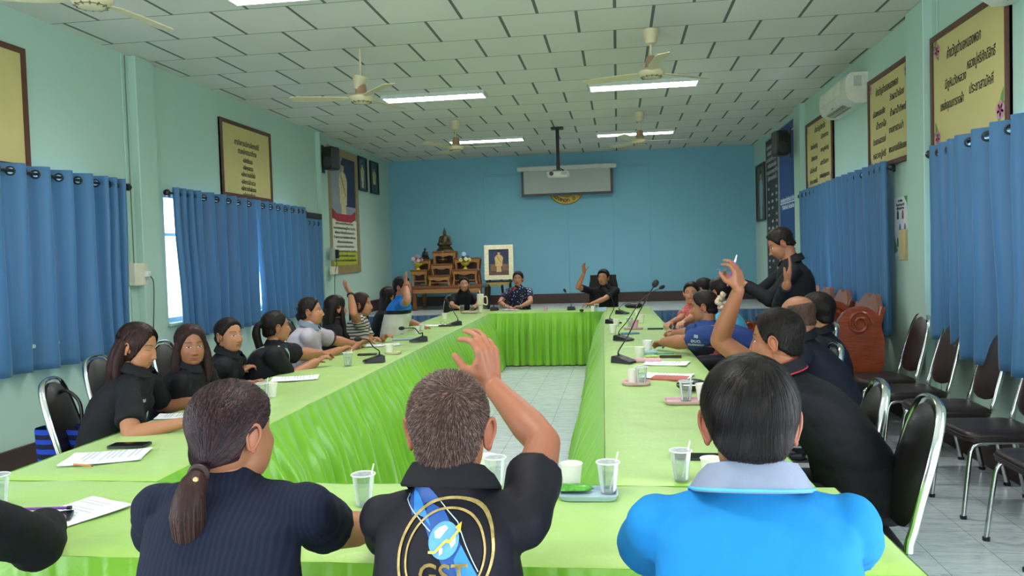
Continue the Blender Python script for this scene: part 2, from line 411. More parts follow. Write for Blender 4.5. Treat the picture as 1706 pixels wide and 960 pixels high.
# stage with a tiled top and a blue pleated curtain along its front
STAGET = M('grey_stage_tile', 'b4bab8', .3, var=.12, vs=4)
mb = MB(); mb.box(((XL+XR)/2, (SF+YB)/2, SH-.03), (XR-XL, YB-SF, .06)); mb.box(((XL+XR)/2, (SF+YB)/2+.1, (SH-.06)/2), (XR-XL, YB-SF-.2, SH-.06))
struct('floor_stage', mb, STAGET, 0)
def pleats(path, z0, z1, out, per, amp, flare=.0, jit=.3, nz=10, seed=1, sag=0, sharp=0):
    """a gathered cloth hung from z1 to z0 along path (xy points); out: outward normal"""
    rg = random.Random(seed); pts = [Vector((*p, 0)) for p in path]; out = Vector((*out, 0)).normalized()
    L = sum((pts[i+1]-pts[i]).length for i in range(len(pts)-1)); n = max(8, int(L/per*10)); P = []
    ph = [0]; 
    while len(ph) < n+1: ph.append(ph[-1] + (2*PI/10)*(1+jit*math.sin(len(ph)*.37+seed)+jit*.6*rg.uniform(-1, 1)))
    am = []; a = 1
    for i in range(n+1): a += rg.uniform(-.12, .12); a = max(.55, min(1.35, a)); am.append(a)
    for i in range(n+1):
        s = L*i/n; k = 0; 
        while k < len(pts)-2 and s > (pts[k+1]-pts[k]).length: s -= (pts[k+1]-pts[k]).length; k += 1
        q = pts[k].lerp(pts[k+1], min(1, s/(pts[k+1]-pts[k]).length)); col = []
        for j in range(nz+1):
            t = j/nz; z = z1+(z0-z1)*t
            w = math.sin(ph[i]); w = (w+.35*math.sin(2*ph[i]+.9))*1.0
            g = amp*am[i]*min(1, t*2.8)*(w + .35*math.sin(ph[i]*.5+t*.5+seed) + .22*math.sin(ph[i]*2.3+t*1.2))
            d = g + flare*t + sag*min(1, t*1.5)*noise.noise(Vector((i*.13, t*2, seed)))
            col.append(q + out*(d+amp*1.85*min(1, t*2.8)) + Vector((0, 0, z)))
        P.append(col)
    mb = MB(); mb.grid(P); return mb
MAT_STAGEC = satin('dark_blue_stage_cloth', (52, 100, 140), (34, 76, 116), .45)
o = pleats([(XL+.03, SF-.03), (XR-.03, SF-.03)], .02, SH-.01, (0, -1), .11, .022, .02, seed=5).build('stage_curtain', MAT_STAGEC, None, 179)
tag(o, 'dark blue pleated curtain hung along the front of the stage', 'curtain')
# panel seams on the blue wall
for (px, z0, z1) in ((808, 1.1, 3.05), (947, .84, 3.05), (1022, .84, 3.1), (1083, .84, 3.13)):
    n += 1; p = ony(px, 400, YB); mb = MB(); mb.box((p.x, YB-.004, (z0+z1)/2), (.016, .010, z1-z0), bev=.002); struct('trim_%d' % n, mb, MAT_BLUE)
for (a, b, z) in ((808, 866, 3.06), (1024, 1083, 3.13)):
    n += 1; p, q = ony(a, 300, YB), ony(b, 300, YB); mb = MB(); mb.box(((p.x+q.x)/2, YB-.010, z), (q.x-p.x, .022, .03), bev=.003); struct('trim_%d' % n, mb, MAT_BLUE)

# ================================================================== CURTAINS
MAT_RING = M('black_curtain_ring', '0f1012', .3)
def curtain(side, ya, yb, ztop, zbot, label, per=.22, amp=.045, squeeze=None, ea=0, eb=0, seed=3, off=.085, group=None):
    """ya..yb along the wall (ya nearer the viewer). ea, eb: how far each edge drifts by the hem"""
    x0 = (XL+off) if side < 0 else (XR-off); sg = 1 if side < 0 else -1
    t = thing('curtain', label, 'curtain', (x0, (ya+yb)/2, zbot), 0, group); yc = (ya+yb)/2
    n = int((yb-ya)/.0095); rg = random.Random(seed)
    zs = [0, .006]+[.006+.0085*k for k in range(1, 13)]; zs += [zs[-1]+(ztop-zbot-zs[-1])*k/26 for k in range(1, 27)]
    ph = [0.0]
    for i in range(n):
        y = ya+(yb-ya)*i/n; k = 2*PI/per
        if squeeze and squeeze[0] <= y <= squeeze[1]: k *= squeeze[2]
        ph.append(ph[-1]+k*(yb-ya)/n)
    am = [amp*1.18*(1+.25*math.sin(i*.021+seed)) for i in range(n+1)]
    zr = ztop-.058; rings = []
    for i in range(1, n):
        a, b = math.sin(ph[i]), math.sin(ph[i+1])
        if a*b <= 0 and a != b: rings.append(i)
    P = []; hl = yb-ya
    for i in range(n+1):
        col = []; u = i/n
        for z in zs:
            v = z/(ztop-zbot); y = ya+hl*u + (ea*(1-u)+eb*u)*v**1.3
            w = math.sin(ph[i]) + v*.30*math.sin(ph[i]*.5+seed+1.5*v) + v*.22*noise.noise(Vector((i*.012, v*2.2, seed)))*2
            x = sg*am[i]*w*(1-.15*v) + v*v*.012*math.sin(i*.05)
            col.append((x, y-yc + .012*v*math.sin(ph[i]*.5+2), ztop-zbot-z))
        P.append(col)
    mb = MB(); mb.grid(P); nz = len(zs); keep = []
    RC = [(Vector(P[i][0]), i) for i in rings]
    for f in mb.f:
        c = sum((Vector(mb.v[k]) for k in f), Vector())/4; ok = True
        if c.z > ztop-zbot-.11:
            for q, i in RC:
                if abs(c.z-(zr-zbot)) < .03 and ((c.x-q.x)**2+(c.y-q.y)**2+(c.z-(zr-zbot))**2) < .024**2: ok = False; break
        if ok: keep.append(f)
    mb.f = keep
    cl = mb.build('cloth', MAT_CURT, t, 179); so = cl.modifiers.new('thickness', 'SOLIDIFY'); so.thickness = .0025; so.offset = 0
    for q, i in RC:
        a, b = Vector(P[i-1][0]), Vector(P[i+1][0]); tg = (b-a).normalized(); c = Vector((q.x, q.y, zr-zbot))
        pts = [c + tg*(math.cos(w)*.028) + Vector((0, 0, 1))*(math.sin(w)*.028) for w in [2*PI*k/14 for k in range(14)]]
        r_ = MB(); r_.tube(pts, .0075, 6, closed=True); r_.build('grommet', MAT_RING, t, 179)
    return t
def rod(side, ya, yb, z, label, off=.085):
    x = (XL+off) if side < 0 else (XR-off); t = thing('curtain_rod', label, 'curtain rod', (x, ya, z)); L = yb-ya
    m = MB(); m.tube([(0, 0, 0), (0, L, 0)], .0125, 10); m.build('pole', MAT_BLACK, t)
    for y, s in ((0, -1), (L, 1)):
        m = MB(); m.lathe([(.012, -.03), (.026, -.022), (.034, 0), (.028, .022), (.012, .032)], (0, y+s*.03, 0), 12, m=Matrix.Rotation(PI/2, 3, 'X')); m.build('finial', MAT_BLACK, t)
    for k in (.04, .5, .96):
        m = MB(); d = -1 if side < 0 else 1; m.tube([(0, L*k, 0), (d*(off-.004), L*k, 0)], .009, 8); m.lathe([(.03, -.004), (.03, .004)], (d*(off-.005), L*k, 0), 12, m=Matrix.Rotation(PI/2, 3, 'Y')); m.build('bracket', MAT_BLACK, t)
rod(-1, 3.1, 6.32, 2.222, 'black curtain rod over the nearest window of the left wall')
rod(-1, 6.98, 10.2, 2.222, 'black curtain rod over the second left window, below the lone brown framed sign')
rod(1, 3.75, 6.36, 2.20, 'black curtain rod over the nearest window of the right wall')
rod(1, 7.28, 10.66, 2.20, 'black curtain rod over the right window below the two smaller framed signs')
curtain(-1, 3.15, 6.27, 2.28, .79, 'wide blue eyelet curtain over the nearest left window', .235, .046, (5.95, 6.3, 2.0), seed=2)
curtain(-1, 7.04, 8.72, 2.28, .82, 'blue eyelet curtain on the left wall with a bright gap at its near edge', .245, .046, (7.0, 7.42, 2.0), ea=.08, eb=-.02, seed=6)
curtain(-1, 8.74, 10.18, 2.28, .82, 'blue eyelet curtain on the left wall next to the short door curtain', .22, .044, (9.95, 10.2, 1.8), ea=.12, eb=0, seed=9)
curtain(-1, 10.28, 10.90, 2.14, .70, 'narrow blue curtain in the dark framed opening by the far left pillar', .16, .035, seed=12, off=.06)
curtain(1, 9.32, 10.62, 2.26, .88, 'blue eyelet curtain by the far right pillar, behind the carved sofa', .20, .042, seed=15, ea=-.10, eb=0)
curtain(1, 7.32, 9.28, 2.26, .72, 'blue eyelet curtain on the right wall falling over the carved sofa', .22, .046, (7.3, 7.62, 1.7), seed=18, ea=-.05, eb=-.16, off=.10)
curtain(1, 5.72, 6.32, 2.25, .80, 'narrow blue curtain panel with a crease beside the near right pillar', .17, .042, seed=21)
curtain(1, 3.8, 5.80, 2.25, .72, 'wide blue curtain at the right edge of the picture, hem lowest', .27, .050, seed=24, ea=.0, eb=-.03, off=.10)
mb = MB(); mb.box((XL+.03, 10.6, 2.19), (.06, .68, .08), bev=.005); tag(mb.build('curtain_pelmet', M('dark_wood_lintel', '2a2422', .5)), 'dark box rail over the narrow blue curtain on the left', 'rail')

# ================================================================== SIGNS, PICTURES ON THE WALLS
MAT_BOARD = M('beige_sign_board', (206, 190, 128), .6, var=.05, vs=3)
MAT_FRAME = M('brown_sign_frame', '5a3428', .45)
PINK, LEAF = M('pink_petal_print', 'c98aa0', .6), M('green_leaf_print', '6f8f4a', .6)
DPINK = M('deep_pink_print', '9c3f6a', .6)
def flower(par, W, c, s, leaf=1, sx=1):
    m = MB()
    for k in range(5):
        a = 2*PI*k/5+.3; m.prism([(math.cos(a)*s*.55+math.cos(w)*s*.5, math.sin(a)*s*.55+math.sin(w)*s*.5) for w in [2*PI*j/10 for j in range(10)]], .0016, W, c)
    m.build('flower', PINK, par)
    m = MB(); m.prism([(math.cos(w)*s*.25, math.sin(w)*s*.25) for w in [2*PI*j/8 for j in range(8)]], .0024, W, c); m.build('flower_centre', DPINK, par)
    m = MB()
    for a, l in ((1.9, 2.4), (2.6, 1.7), (5.0, 1.5)):
        a = a if sx > 0 else PI-a; ax, ay = math.cos(a), math.sin(a)
        pts = [(ax*l*s*t+(-ay)*s*.38*math.sin(PI*t)*q, ay*l*s*t+ax*s*.38*math.sin(PI*t)*q) for q, ts in ((1, [i/6 for i in range(7)]), (-1, [1-i/6 for i in range(1, 6)])) for t in ts]
        m.prism(pts[::1], .0010, W, c)
    m.build('leaf', LEAF, par)
def signboard(side, ya, yb, z0, z1, label, lines, flowers=(), name='sign_board'):
    """lines: (text, u, v, height, width); u, v are fractions of the board from its lower left"""
    W = LW if side < 0 else RW; x = XL if side < 0 else XR; w, h = abs(yb-ya), z1-z0
    yl = ya if side < 0 else yb                                      # the board's left edge as read
    t = thing(name, label, 'sign', (x, (ya+yb)/2, z0)); o = Vector((0, (yl-(ya+yb)/2), 0)); nx = W @ Vector((0, 0, 1))
    m = MB(); m.prism([(0, 0), (w, 0), (w, h), (0, h)], .018, W, o); m.build('panel', MAT_BOARD, t, 0)
    f = MB(); b = .042
    for (a, c, d, e) in ((0, 0, w, b), (0, h-b, w, h), (0, b, b, h-b), (w-b, b, w, h-b)): f.prism([(a, c), (d, c), (d, e), (a, e)], .030, W, o)
    f.build('frame', MAT_FRAME, t, 0)
    for tx, u, v, s, ww in lines:
        k = text_mb(tx, s, W, o + W @ Vector((w*u, h*v, .0196)), bold=.0012, width=ww, shear=.15); k.build('lettering', MAT_INK, t, 0)
    for (u, v, s, sx) in flowers: flower(t, W, o + W @ Vector((w*u, h*v, .0185)), s, sx=sx)
    return t
signboard(-1, 4.02, 5.29, 2.25, 3.14, 'large blank looking beige sign with brown frame, cut by the left edge', [])
signboard(-1, 8.13, 9.39, 2.29, 3.145, 'beige framed sign with eight centred lines, above the left curtains', [
    ('ภารกิจการบริหารจัดการที่ดี', .5, .74, .085, .62), ('ตามหลักธรรมาภิบาล', .5, .63, .085, .46), ('-หลักนิติธรรม', .5, .515, .07, .25), ('-หลักคุณธรรม', .5, .42, .07, .26),
    ('-หลักความโปร่งใส', .5, .325, .07, .36), ('-หลักการมีส่วนร่วม', .5, .225, .07, .36), ('-หลักความรับผิดชอบ', .5, .135, .07, .38), ('-หลักความคุ้มค่า', .5, .05, .07, .32)])
signboard(1, 5.30, 6.52, 2.225, 3.10, 'biggest beige sign on the right wall, with pink flowers in its corners', [
    ('คำขวัญตำบลหนองพอก', .46, .78, .105, .55), ('มีภูหินวังหลวง', .35, .53, .09, .36), ('หลวงปู่ศรีศักดิ์สิทธิ์', .68, .60, .095, .42),
    ('แหล่งอุดมการทอผ้า', .30, .36, .09, .40), ('ประชาสามัคคี', .68, .40, .095, .36)], ((.09, .86, .055, 1), (.09, .11, .055, 1), (.90, .15, .06, -1)))
signboard(1, 6.99, 8.06, 2.235, 3.10, 'beige framed sign of ten short lines between the air conditioner and the near pillar', [
    ('คำขวัญอำเภอหนองพอก', .48, .82, .095, .60), ('เมืองหมอนขิด', .28, .60, .08, .34), ('วัดผาน้ำย้อย', .72, .69, .08, .36), ('น้ำตกใส', .33, .46, .08, .28), ('ถ้ำผาน้ำทิพย์', .74, .53, .08, .40),
    ('ดินแดนสวรรค์', .28, .30, .08, .36), ('งามตาสวนป่า', .70, .36, .08, .36), ('หลวงปู่ศรี', .28, .15, .08, .36), ('พระมหาเจดีย์ชัยมงคล', .74, .16, .08, .46)], ((.06, .90, .04, 1), (.93, .88, .04, -1), (.06, .07, .035, 1)))
signboard(1, 9.35, 10.60, 2.245, 3.10, 'smallest looking beige framed sign, below and beyond the air conditioner', [
    ('คำขวัญจังหวัด', .55, .84, .09, .50), ('สิบเอ็ดประตู', .32, .62, .075, .34), ('เมืองงาม', .72, .70, .075, .34), ('เรืองนาม', .32, .45, .075, .30), ('พระสูงใหญ่', .72, .52, .075, .36),
    ('ผ้าไหมดี', .28, .28, .075, .34), ('สตรีโสภา', .70, .34, .075, .38), ('ทุ่งกุลาสดใส', .28, .12, .075, .40), ('งานใหญ่บุญผะเหวด', .70, .16, .075, .44)], ((.06, .90, .03, 1), (.92, .12, .03, -1), (.07, .08, .03, 1)))

def figure(par, W, o, s, cols):
    """a small flat standing figure of a picture: head, coat, legs (generic)"""
    def pz(poly, z, mt, nm): m = MB(); m.prism([(x*s*.86, y*s) for x, y in poly], z, W, o); m.build(nm, mt, par, 0)
    pz([(-.20, .0), (.20, .0), (.17, .45), (-.17, .45)], .0022, cols[2], 'printed_legs')
    pz([(-.26, .38), (.26, .38), (.30, .74), (.34, .95), (.22, 1.10), (.08, 1.16), (-.08, 1.16), (-.22, 1.10), (-.34, .95), (-.30, .74)], .0026, cols[1], 'printed_coat')
    pz([(math.cos(a)*.10, 1.28+math.sin(a)*.13) for a in [2*PI*k/14 for k in range(14)]], .0030, cols[0], 'printed_face')
    pz([(math.cos(a)*.112, 1.31+math.sin(a)*.13) for a in [PI*k/8 for k in range(9)]], .0034, cols[3], 'printed_hair')
    pz([(-.20, 1.06), (-.12, 1.1), (.22, .62), (.16, .56)], .0032, cols[4], 'printed_sash')
PIC_SKIN, PIC_COAT, PIC_DARK, PIC_HAIR, PIC_GOLD = M('printed_skin', 'b39a80', .5), M('printed_cream_coat', 'c9bd8e', .5, var=.25, vs=30), M('printed_dark_blue', '232c44', .5, var=.3), M('printed_hair', '1c1a1a', .5), M('printed_gold', 'a88c3c', .5)
GOLDFR = wood_mat('antique_gold_frame', (120, 98, 56), (176, 154, 104), .45, (8, 8, 8))
def picture(side, ya, yb, z0, z1, fw, fmat, pmat, name, label, cat='picture', depth=.04):
    W = LW if side < 0 else RW if side > 0 else BW; x = XL if side < 0 else XR; w, h = abs(yb-ya), z1-z0; yl = ya if side < 0 else yb
    t = thing(name, label, cat, (x, (ya+yb)/2, z0)); o = Vector((0, yl-(ya+yb)/2, 0))
    f = MB()
    for (a, c, d, e) in ((0, 0, w, fw), (0, h-fw, w, h), (0, fw, fw, h-fw), (w-fw, fw, w, h-fw)): f.prism([(a, c), (d, c), (d, e), (a, e)], depth, W, o)
    f.build('frame', fmat, t, 0); m = MB(); m.prism([(fw*.8, fw*.8), (w-fw*.8, fw*.8), (w-fw*.8, h-fw*.8), (fw*.8, h-fw*.8)], depth*.5, W, o); m.build('print', pmat, t, 0)
    return t, W, o, w, h
def solid(par, W, o, poly, z, dz, mt, nm): m = MB(); m.prism(poly, dz, W, o + W @ Vector((0, 0, z))); m.build(nm, mt, par, 0)
# tall gold framed portrait with text below
t, W, o, w, h = picture(-1, 11.28, 12.66, 1.36, 3.29, .12, GOLDFR, M('grey_print_backdrop', '8e949c', .5, var=.2, vs=3), 'framed_portrait', 'tall gold framed portrait with a red ribbon and printed text, left wall')
solid(t, W, o, [(.7, 1.05), (w-.12, 1.05), (w-.12, h-.12), (.7, h-.12)], .0205, .001, M('printed_navy_curtain', '1f2a4c', .5), 'printed_curtain')
figure(t, W, o + W @ Vector((w*.50, .82, .022)), .66, (PIC_SKIN, PIC_COAT, PIC_COAT, PIC_HAIR, PIC_GOLD))
solid(t, W, o, [(.12, .12), (w-.12, .12), (w-.12, .83), (.12, .83)], .0215, .0045, M('white_text_panel', 'd9dcc6', .5), 'text_panel')
solid(t, W, o, [(.12, .12), (w-.12, .12), (w-.12, .34), (.12, .34)], .0225, .005, M('yellow_green_panel', 'a9b23c', .5), 'green_band')
solid(t, W, o, [(.16, .86), (.36, .80), (w-.36, .80), (w-.16, .86), (w-.16, .99), (w-.36, .92), (.36, .92), (.16, .99)], .0225, .006, M('red_ribbon', '9c2430', .5), 'ribbon')
for k in range(9):
    text_mb(['บทบาทหน้าที่ของตำบล', 'คณะกรรมการหมู่บ้าน ร่วมกัน', 'พัฒนาท้องถิ่นของเรา', 'ด้วยความสามัคคีและเสียสละ', 'เพื่อประโยชน์ส่วนรวม'][k % 5], .05, W, o + W @ Vector((w*.5, .77-k*.072, .0285)), bold=.001, width=[.8, 1.0, .9, 1.0, .7][k % 5]).build('lettering', MAT_INK, t, 0)
for (ya, yb, lb) in ((12.74, 13.18, 'small dark framed portrait of a figure in white, next to the tall gold frame'), (13.40, 13.84, 'small dark framed portrait nearest the blue wall')):
    t, W, o, w, h = picture(-1, ya, yb, 2.73, 3.30, .03, M('black_picture_frame', '1c1a16', .4), M('printed_teal_backdrop', '3d5a66' if ya < 13 else '3a3a38', .5, var=.3, vs=5), 'framed_portrait', lb)
    figure(t, W, o + W @ Vector((w*.5, .05, .021)), .30, (PIC_SKIN, PIC_COAT, PIC_COAT if ya < 13 else PIC_DARK, PIC_HAIR, PIC_GOLD))
# right wall: portrait photograph, black banner, blue poster
t, W, o, w, h = picture(1, 13.46, 14.26, 2.02, 2.98, .03, M('thin_dark_frame', '2a2622', .4), M('printed_olive_backdrop', '5a5a48', .5, var=.3, vs=3), 'framed_portrait', 'framed portrait in pale shirt on the right wall beside the blue corner')
figure(t, W, o + W @ Vector((w*.5, -.0+.03, .021)), .58, (PIC_SKIN, M('printed_pale_shirt', '8fb0b0', .5), M('printed_pale_shirt', '8fb0b0', .5), PIC_HAIR, M('printed_pale_shirt', '8fb0b0', .5)))
def banner(ya, yb, z0, z1, mt, label, nm): 
    t = thing(nm, label, 'poster', (XR, (ya+yb)/2, z0)); o = Vector((0, yb-(ya+yb)/2, 0)); w, h = yb-ya, z1-z0
    m = MB(); m.prism([(0, 0), (w, 0), (w, h), (0, h)], .012, RW, o); m.build('board', mt, t, 0)
    e = MB(); b = .018
    for (a, c, d, f) in ((0, 0, w, b), (0, h-b, w, h), (0, b, b, h-b), (w-b, b, w, h-b)): e.prism([(a, c), (d, c), (d, f), (a, f)], .018, RW, o)
    e.build('edge_trim', M('grey_edge_trim', '9aa3a6', .4), t, 0); return t, o, w, h
GREYINK, WHITEINK = M('pale_grey_lettering', 'b9bcb8', .6), M('white_lettering', 'd8e2ee', .6)
t, o, w, h = banner(12.42, 13.42, .98, 3.30, M('near_black_banner', '2b2826', .55), 'tall near-black notice board covered in rows of pale lettering', 'notice_board')
for k in range(6): text_mb(['รายชื่อคณะกรรมการบริหารงาน', 'องค์การบริหารส่วนตำบล', 'และสมาชิกสภาท้องถิ่นทุกหมู่บ้าน', 'ประจำปีงบประมาณ ปัจจุบัน', 'ตามประกาศแต่งตั้ง', 'ผู้บริหารและเจ้าหน้าที่'][k], .09, RW, o + RW @ Vector((w*.5, h-.14-k*.10, .0125)), bold=.002, width=.86 if k % 2 == 0 else .72).build('lettering', GREYINK, t, 0)
for k in range(13):
    for u, s_ in ((.2, 'นายก'), (.5, 'สมาชิก'), (.82, 'ตำบล')):
        if (k*3+int(u*10)) % 4 == 1: continue
        text_mb(s_, .06, RW, o + RW @ Vector((w*u, h-.80-k*.105, .0125)), bold=.002, width=.13).build('lettering', GREYINK, t, 0)
t, o, w, h = banner(11.22, 12.36, 1.15, 3.33, M('royal_blue_poster', '1f3f7c', .5, var=.15, vs=2), 'tall royal blue poster with white lines of text, partly behind the black speaker', 'notice_board')
for v, s_, ww in ((.50, 'แผนพัฒนาท้องถิ่นประจำตำบล', .98), (.45, 'วิสัยทัศน์ พันธกิจ', .8), (.155, 'การบริการประชาชน', .8), (.10, 'โครงการ', .5)): text_mb(s_, .08, RW, o + RW @ Vector((w*.5, h*v, .0125)), bold=.002, width=ww).build('lettering', WHITEINK, t, 0)
for v in (.475, .18, .93):
    m = MB(); m.prism([(.05, h*v), (w-.05, h*v), (w-.05, h*v+.018), (.05, h*v+.018)], .0125, RW, o); m.build('printed_line', WHITEINK, t, 0)
# leaflet behind the pillar, with a brown wall box below
t = thing('wall_leaflet', 'white poster with small bottle pictures and green corner, beside the near right pillar', 'poster', (XR, 7.26, 1.42)); o = Vector((0, .17, 0))
m = MB(); m.prism([(0, 0), (.36, 0), (.36, .52), (0, .52)], .003, RW, o); m.build('sheet', M('glossy_white_sheet', 'dfe4e6', .4), t, 0)
LG = M('leaf_green_print', '3f8f46', .5); m = MB(); m.prism([(.24, .52), (.36, .52), (.36, .30), (.33, .36), (.31, .46)], .0036, RW, o); m.prism([(0, .18), (.0, .02), (.08, .05), (.02, .14)], .0036, RW, o); m.build('printed_corner', LG, t, 0)
for u, v, c in ((.09, .36, '202225'), (.21, .36, '8c3a3a'), (.14, .24, '3a6a9c'), (.26, .24, '6c4a5a'), (.08, .12, '3f6f46'), (.16, .12, '5a4a44'), (.26, .12, '4a5a5a'), (.14, .05, 'b86a2c')):
    m = MB(); m.prism([(u-.02, v-.035), (u+.02, v-.035), (u+.02, v+.02), (u+.008, v+.045), (u-.008, v+.045), (u-.02, v+.02)], .0038, RW, o); m.build('printed_bottle', M('print_'+c, c, .5), t, 0)
for v, s_, ww in ((.485, 'สารพิษ', .12), (.45, 'ทิ้งอย่างถูกวิธี', .2), (.42, 'เพื่อสุขภาพ', .18)): text_mb(s_, .03, RW, o + RW @ Vector((.15, v, .0034)), bold=.001, width=ww).build('lettering', MAT_INK, t, 0)
mb = MB(); mb.box((XR-.045, 7.0, 1.52), (.09, .12, .26), bev=.006); tag(mb.build('junction_box', M('tan_plastic', 'b9a878', .5)), 'tan plastic box on the right wall below the white poster', 'box')
# left wall: pink paper, socket box, lead
mb = MB(); mb.box((XL+.003, 6.38, 1.66), (.004, .10, .30)); tag(mb.build('pink_note', M('pale_pink_paper', 'd9a9ad', .7)), 'pale pink paper stuck on the left wall beside the near curtain', 'paper')
t = thing('wall_socket', 'cream surface socket box with a plugged in lead, near left pillar', 'socket', (XL, 6.52, 1.46))
m = MB(); m.box((.035, 0, 0), (.07, .19, .20), bev=.008); m.build('box', MAT_WHITEP, t)
m = MB(); m.box((.085, .06, .0), (.04, .05, .05), bev=.006); m.build('plug', M('white_plug', 'dfe2dd', .4), t)
m = MB(); m.tube(smoothpath([(.10, .07, -.01), (.12, .09, -.10), (.11, .07, -.5), (.10, .02, -1.0), (.14, -.02, -1.42)]), .0045, 6); m.build('lead', MAT_BLACK, t)
m = MB(); m.tube([(.012, -.02, .10), (.012, -.02, 1.94)], .004, 6); m.build('feed_wire', M('grey_wire', '6f7f78', .5), t)
# speakers on brackets
def speaker(loc, sgn, label):
    t = thing('wall_speaker', label, 'speaker', loc)
    m = MB(); m.box((sgn*.14, 0, 0), (.17, .20, .33), rz=sgn*R(-14), bev=.02); m.build('cabinet', M('black_speaker_case', '141416', .5, bump=.2, bs=200), t)
    m = MB(); d = Vector((0, -1, 0)); c = Vector((sgn*.13, -.122, 0)); mm = Matrix.Rotation(sgn*R(-14), 3, 'Z')
    m.lathe([(.075, 0), (.08, .004), (.06, .008), (.02, .012)], mm @ Vector((sgn*.16, -.122, -.06))+Vector((0, 0, 0)) if False else (sgn*.118, -.108, -.06), 18, m=mm @ Matrix.Rotation(PI/2, 3, 'X')); m.build('grille', M('dark_grille', '2b2c2f', .6), t)
    m = MB(); m.box((sgn*.03, .02, 0), (.06, .03, .24)); m.box((sgn*.006, .02, 0), (.012, .10, .40)); m.build('bracket', MAT_BLACK, t)
    return t
speaker((XL+.07, 11.00, 3.03), 1, 'black speaker on a bracket by the tall gold framed portrait')
speaker((XR-.135, 10.95, 2.93), -1, 'black speaker on a bracket in front of the blue poster')
# devices on the far left pillar
t = thing('wall_switch_box', 'grey switch box with short leads on the wall below the gold frame edge', 'switch', (XL+.12, 11.05, 1.55))
m = MB(); m.box((.03, 0, .10), (.05, .12, .18), bev=.006); m.build('box', M('grey_plastic', '9aa89e', .5), t)
m = MB(); m.box((.03, .04, -.14), (.05, .22, .12), bev=.006); m.build('socket', MAT_WHITEP, t)
m = MB(); m.box((.05, .13, .10), (.05, .07, .13), bev=.006); m.build('adaptor', MAT_BLACK, t)
m = MB(); m.tube(smoothpath([(.05, .1, .04), (.07, .06, -.05), (.05, .02, -.2), (.03, .04, -.6), (.04, .05, -1.4)]), .005, 6); m.build('lead', M('dark_green_wire', '24423c', .5), t)

# ================================================================== CEILING: lights, fans, projector, air conditioners
TUBE = NT('lit_fluorescent_tube'); TUBE.b.inputs['Emission Color'].default_value = (.86, .87, 1, 1); TUBE.b.inputs['Emission Strength'].default_value = 6; TUBE = TUBE.m
MIRROR = M('bright_louvre_metal', 'cfd2d8', .25, .7)
def ceiling_light(x0, x1, y0, y1, label):
    w, d = x1-x0, y1-y0; t = thing('ceiling_light', label, 'light', ((x0+x1)/2, (y0+y1)/2, H), 0, 'fluorescent fittings in the ceiling')
    f = MB(); b = .022
    for (cx, cy, sx, sy) in ((0, -d/2+b/2, w, b), (0, d/2-b/2, w, b), (-w/2+b/2, 0, b, d-2*b), (w/2-b/2, 0, b, d-2*b)): f.box((cx, cy, -.02), (sx, sy, .04))
    f.build('frame', M('white_metal_frame', 'cdd4cc', .4), t, 0)
    f = MB(); f.box((0, 0, -.005), (w-.04, d-.04, .006)); f.build('reflector', MIRROR, t, 0)
    for s in (-1, 1):
        m = MB(); m.tube([(-w/2+.04, s*d*.22, -.016), (w/2-.04, s*d*.22, -.016)], .009, 10); m.build('tube', TUBE, t)
    m = MB()
    for k in range(1, 12): m.box((-w/2+w*k/12, 0, -.03), (.006, d-.045, .022))
    m.box((0, 0, -.03), (w-.05, .006, .022)); m.build('louvre', MIRROR, t, 0)
    area('fluorescent_light', ((x0+x1)/2, (y0+y1)/2, H-.0095), (0, 0, 0), w-.06, d-.05, 66, (1, .985, .95))
    return t
ceiling_light(-2.65, -1.45, 8.80, 9.08, 'lit louvred ceiling light beside the slipped fan, left half of the ceiling')
ceiling_light(-.28, .93, 8.80, 9.10, 'lit louvred ceiling light just behind the near right fan')
ceiling_light(-2.62, -1.42, 12.25, 12.53, 'lit louvred ceiling light behind the far left fan')
ceiling_light(-.29, .91, 12.30, 12.56, 'lit louvred ceiling light behind the far right fan')
ceiling_light(-2.68, -1.48, 5.14, 5.42, 'ceiling light cut by the top edge of the picture')
ceiling_light(-.29, .91, 5.14, 5.42, 'ceiling light above the near end of the tables')
ceiling_light(-1.5, -.3, 1.5, 1.78, 'unseen ceiling light added above the viewer as fill')  # extra fitting out of view, added to brighten the near end
CREAM, COPPER = M('cream_fan_enamel', (206, 196, 158), .4), M('tan_fan_coupling', (158, 128, 100), .4)
MAT_SLOT = M('dark_vent_slot', '6b6450', .6)
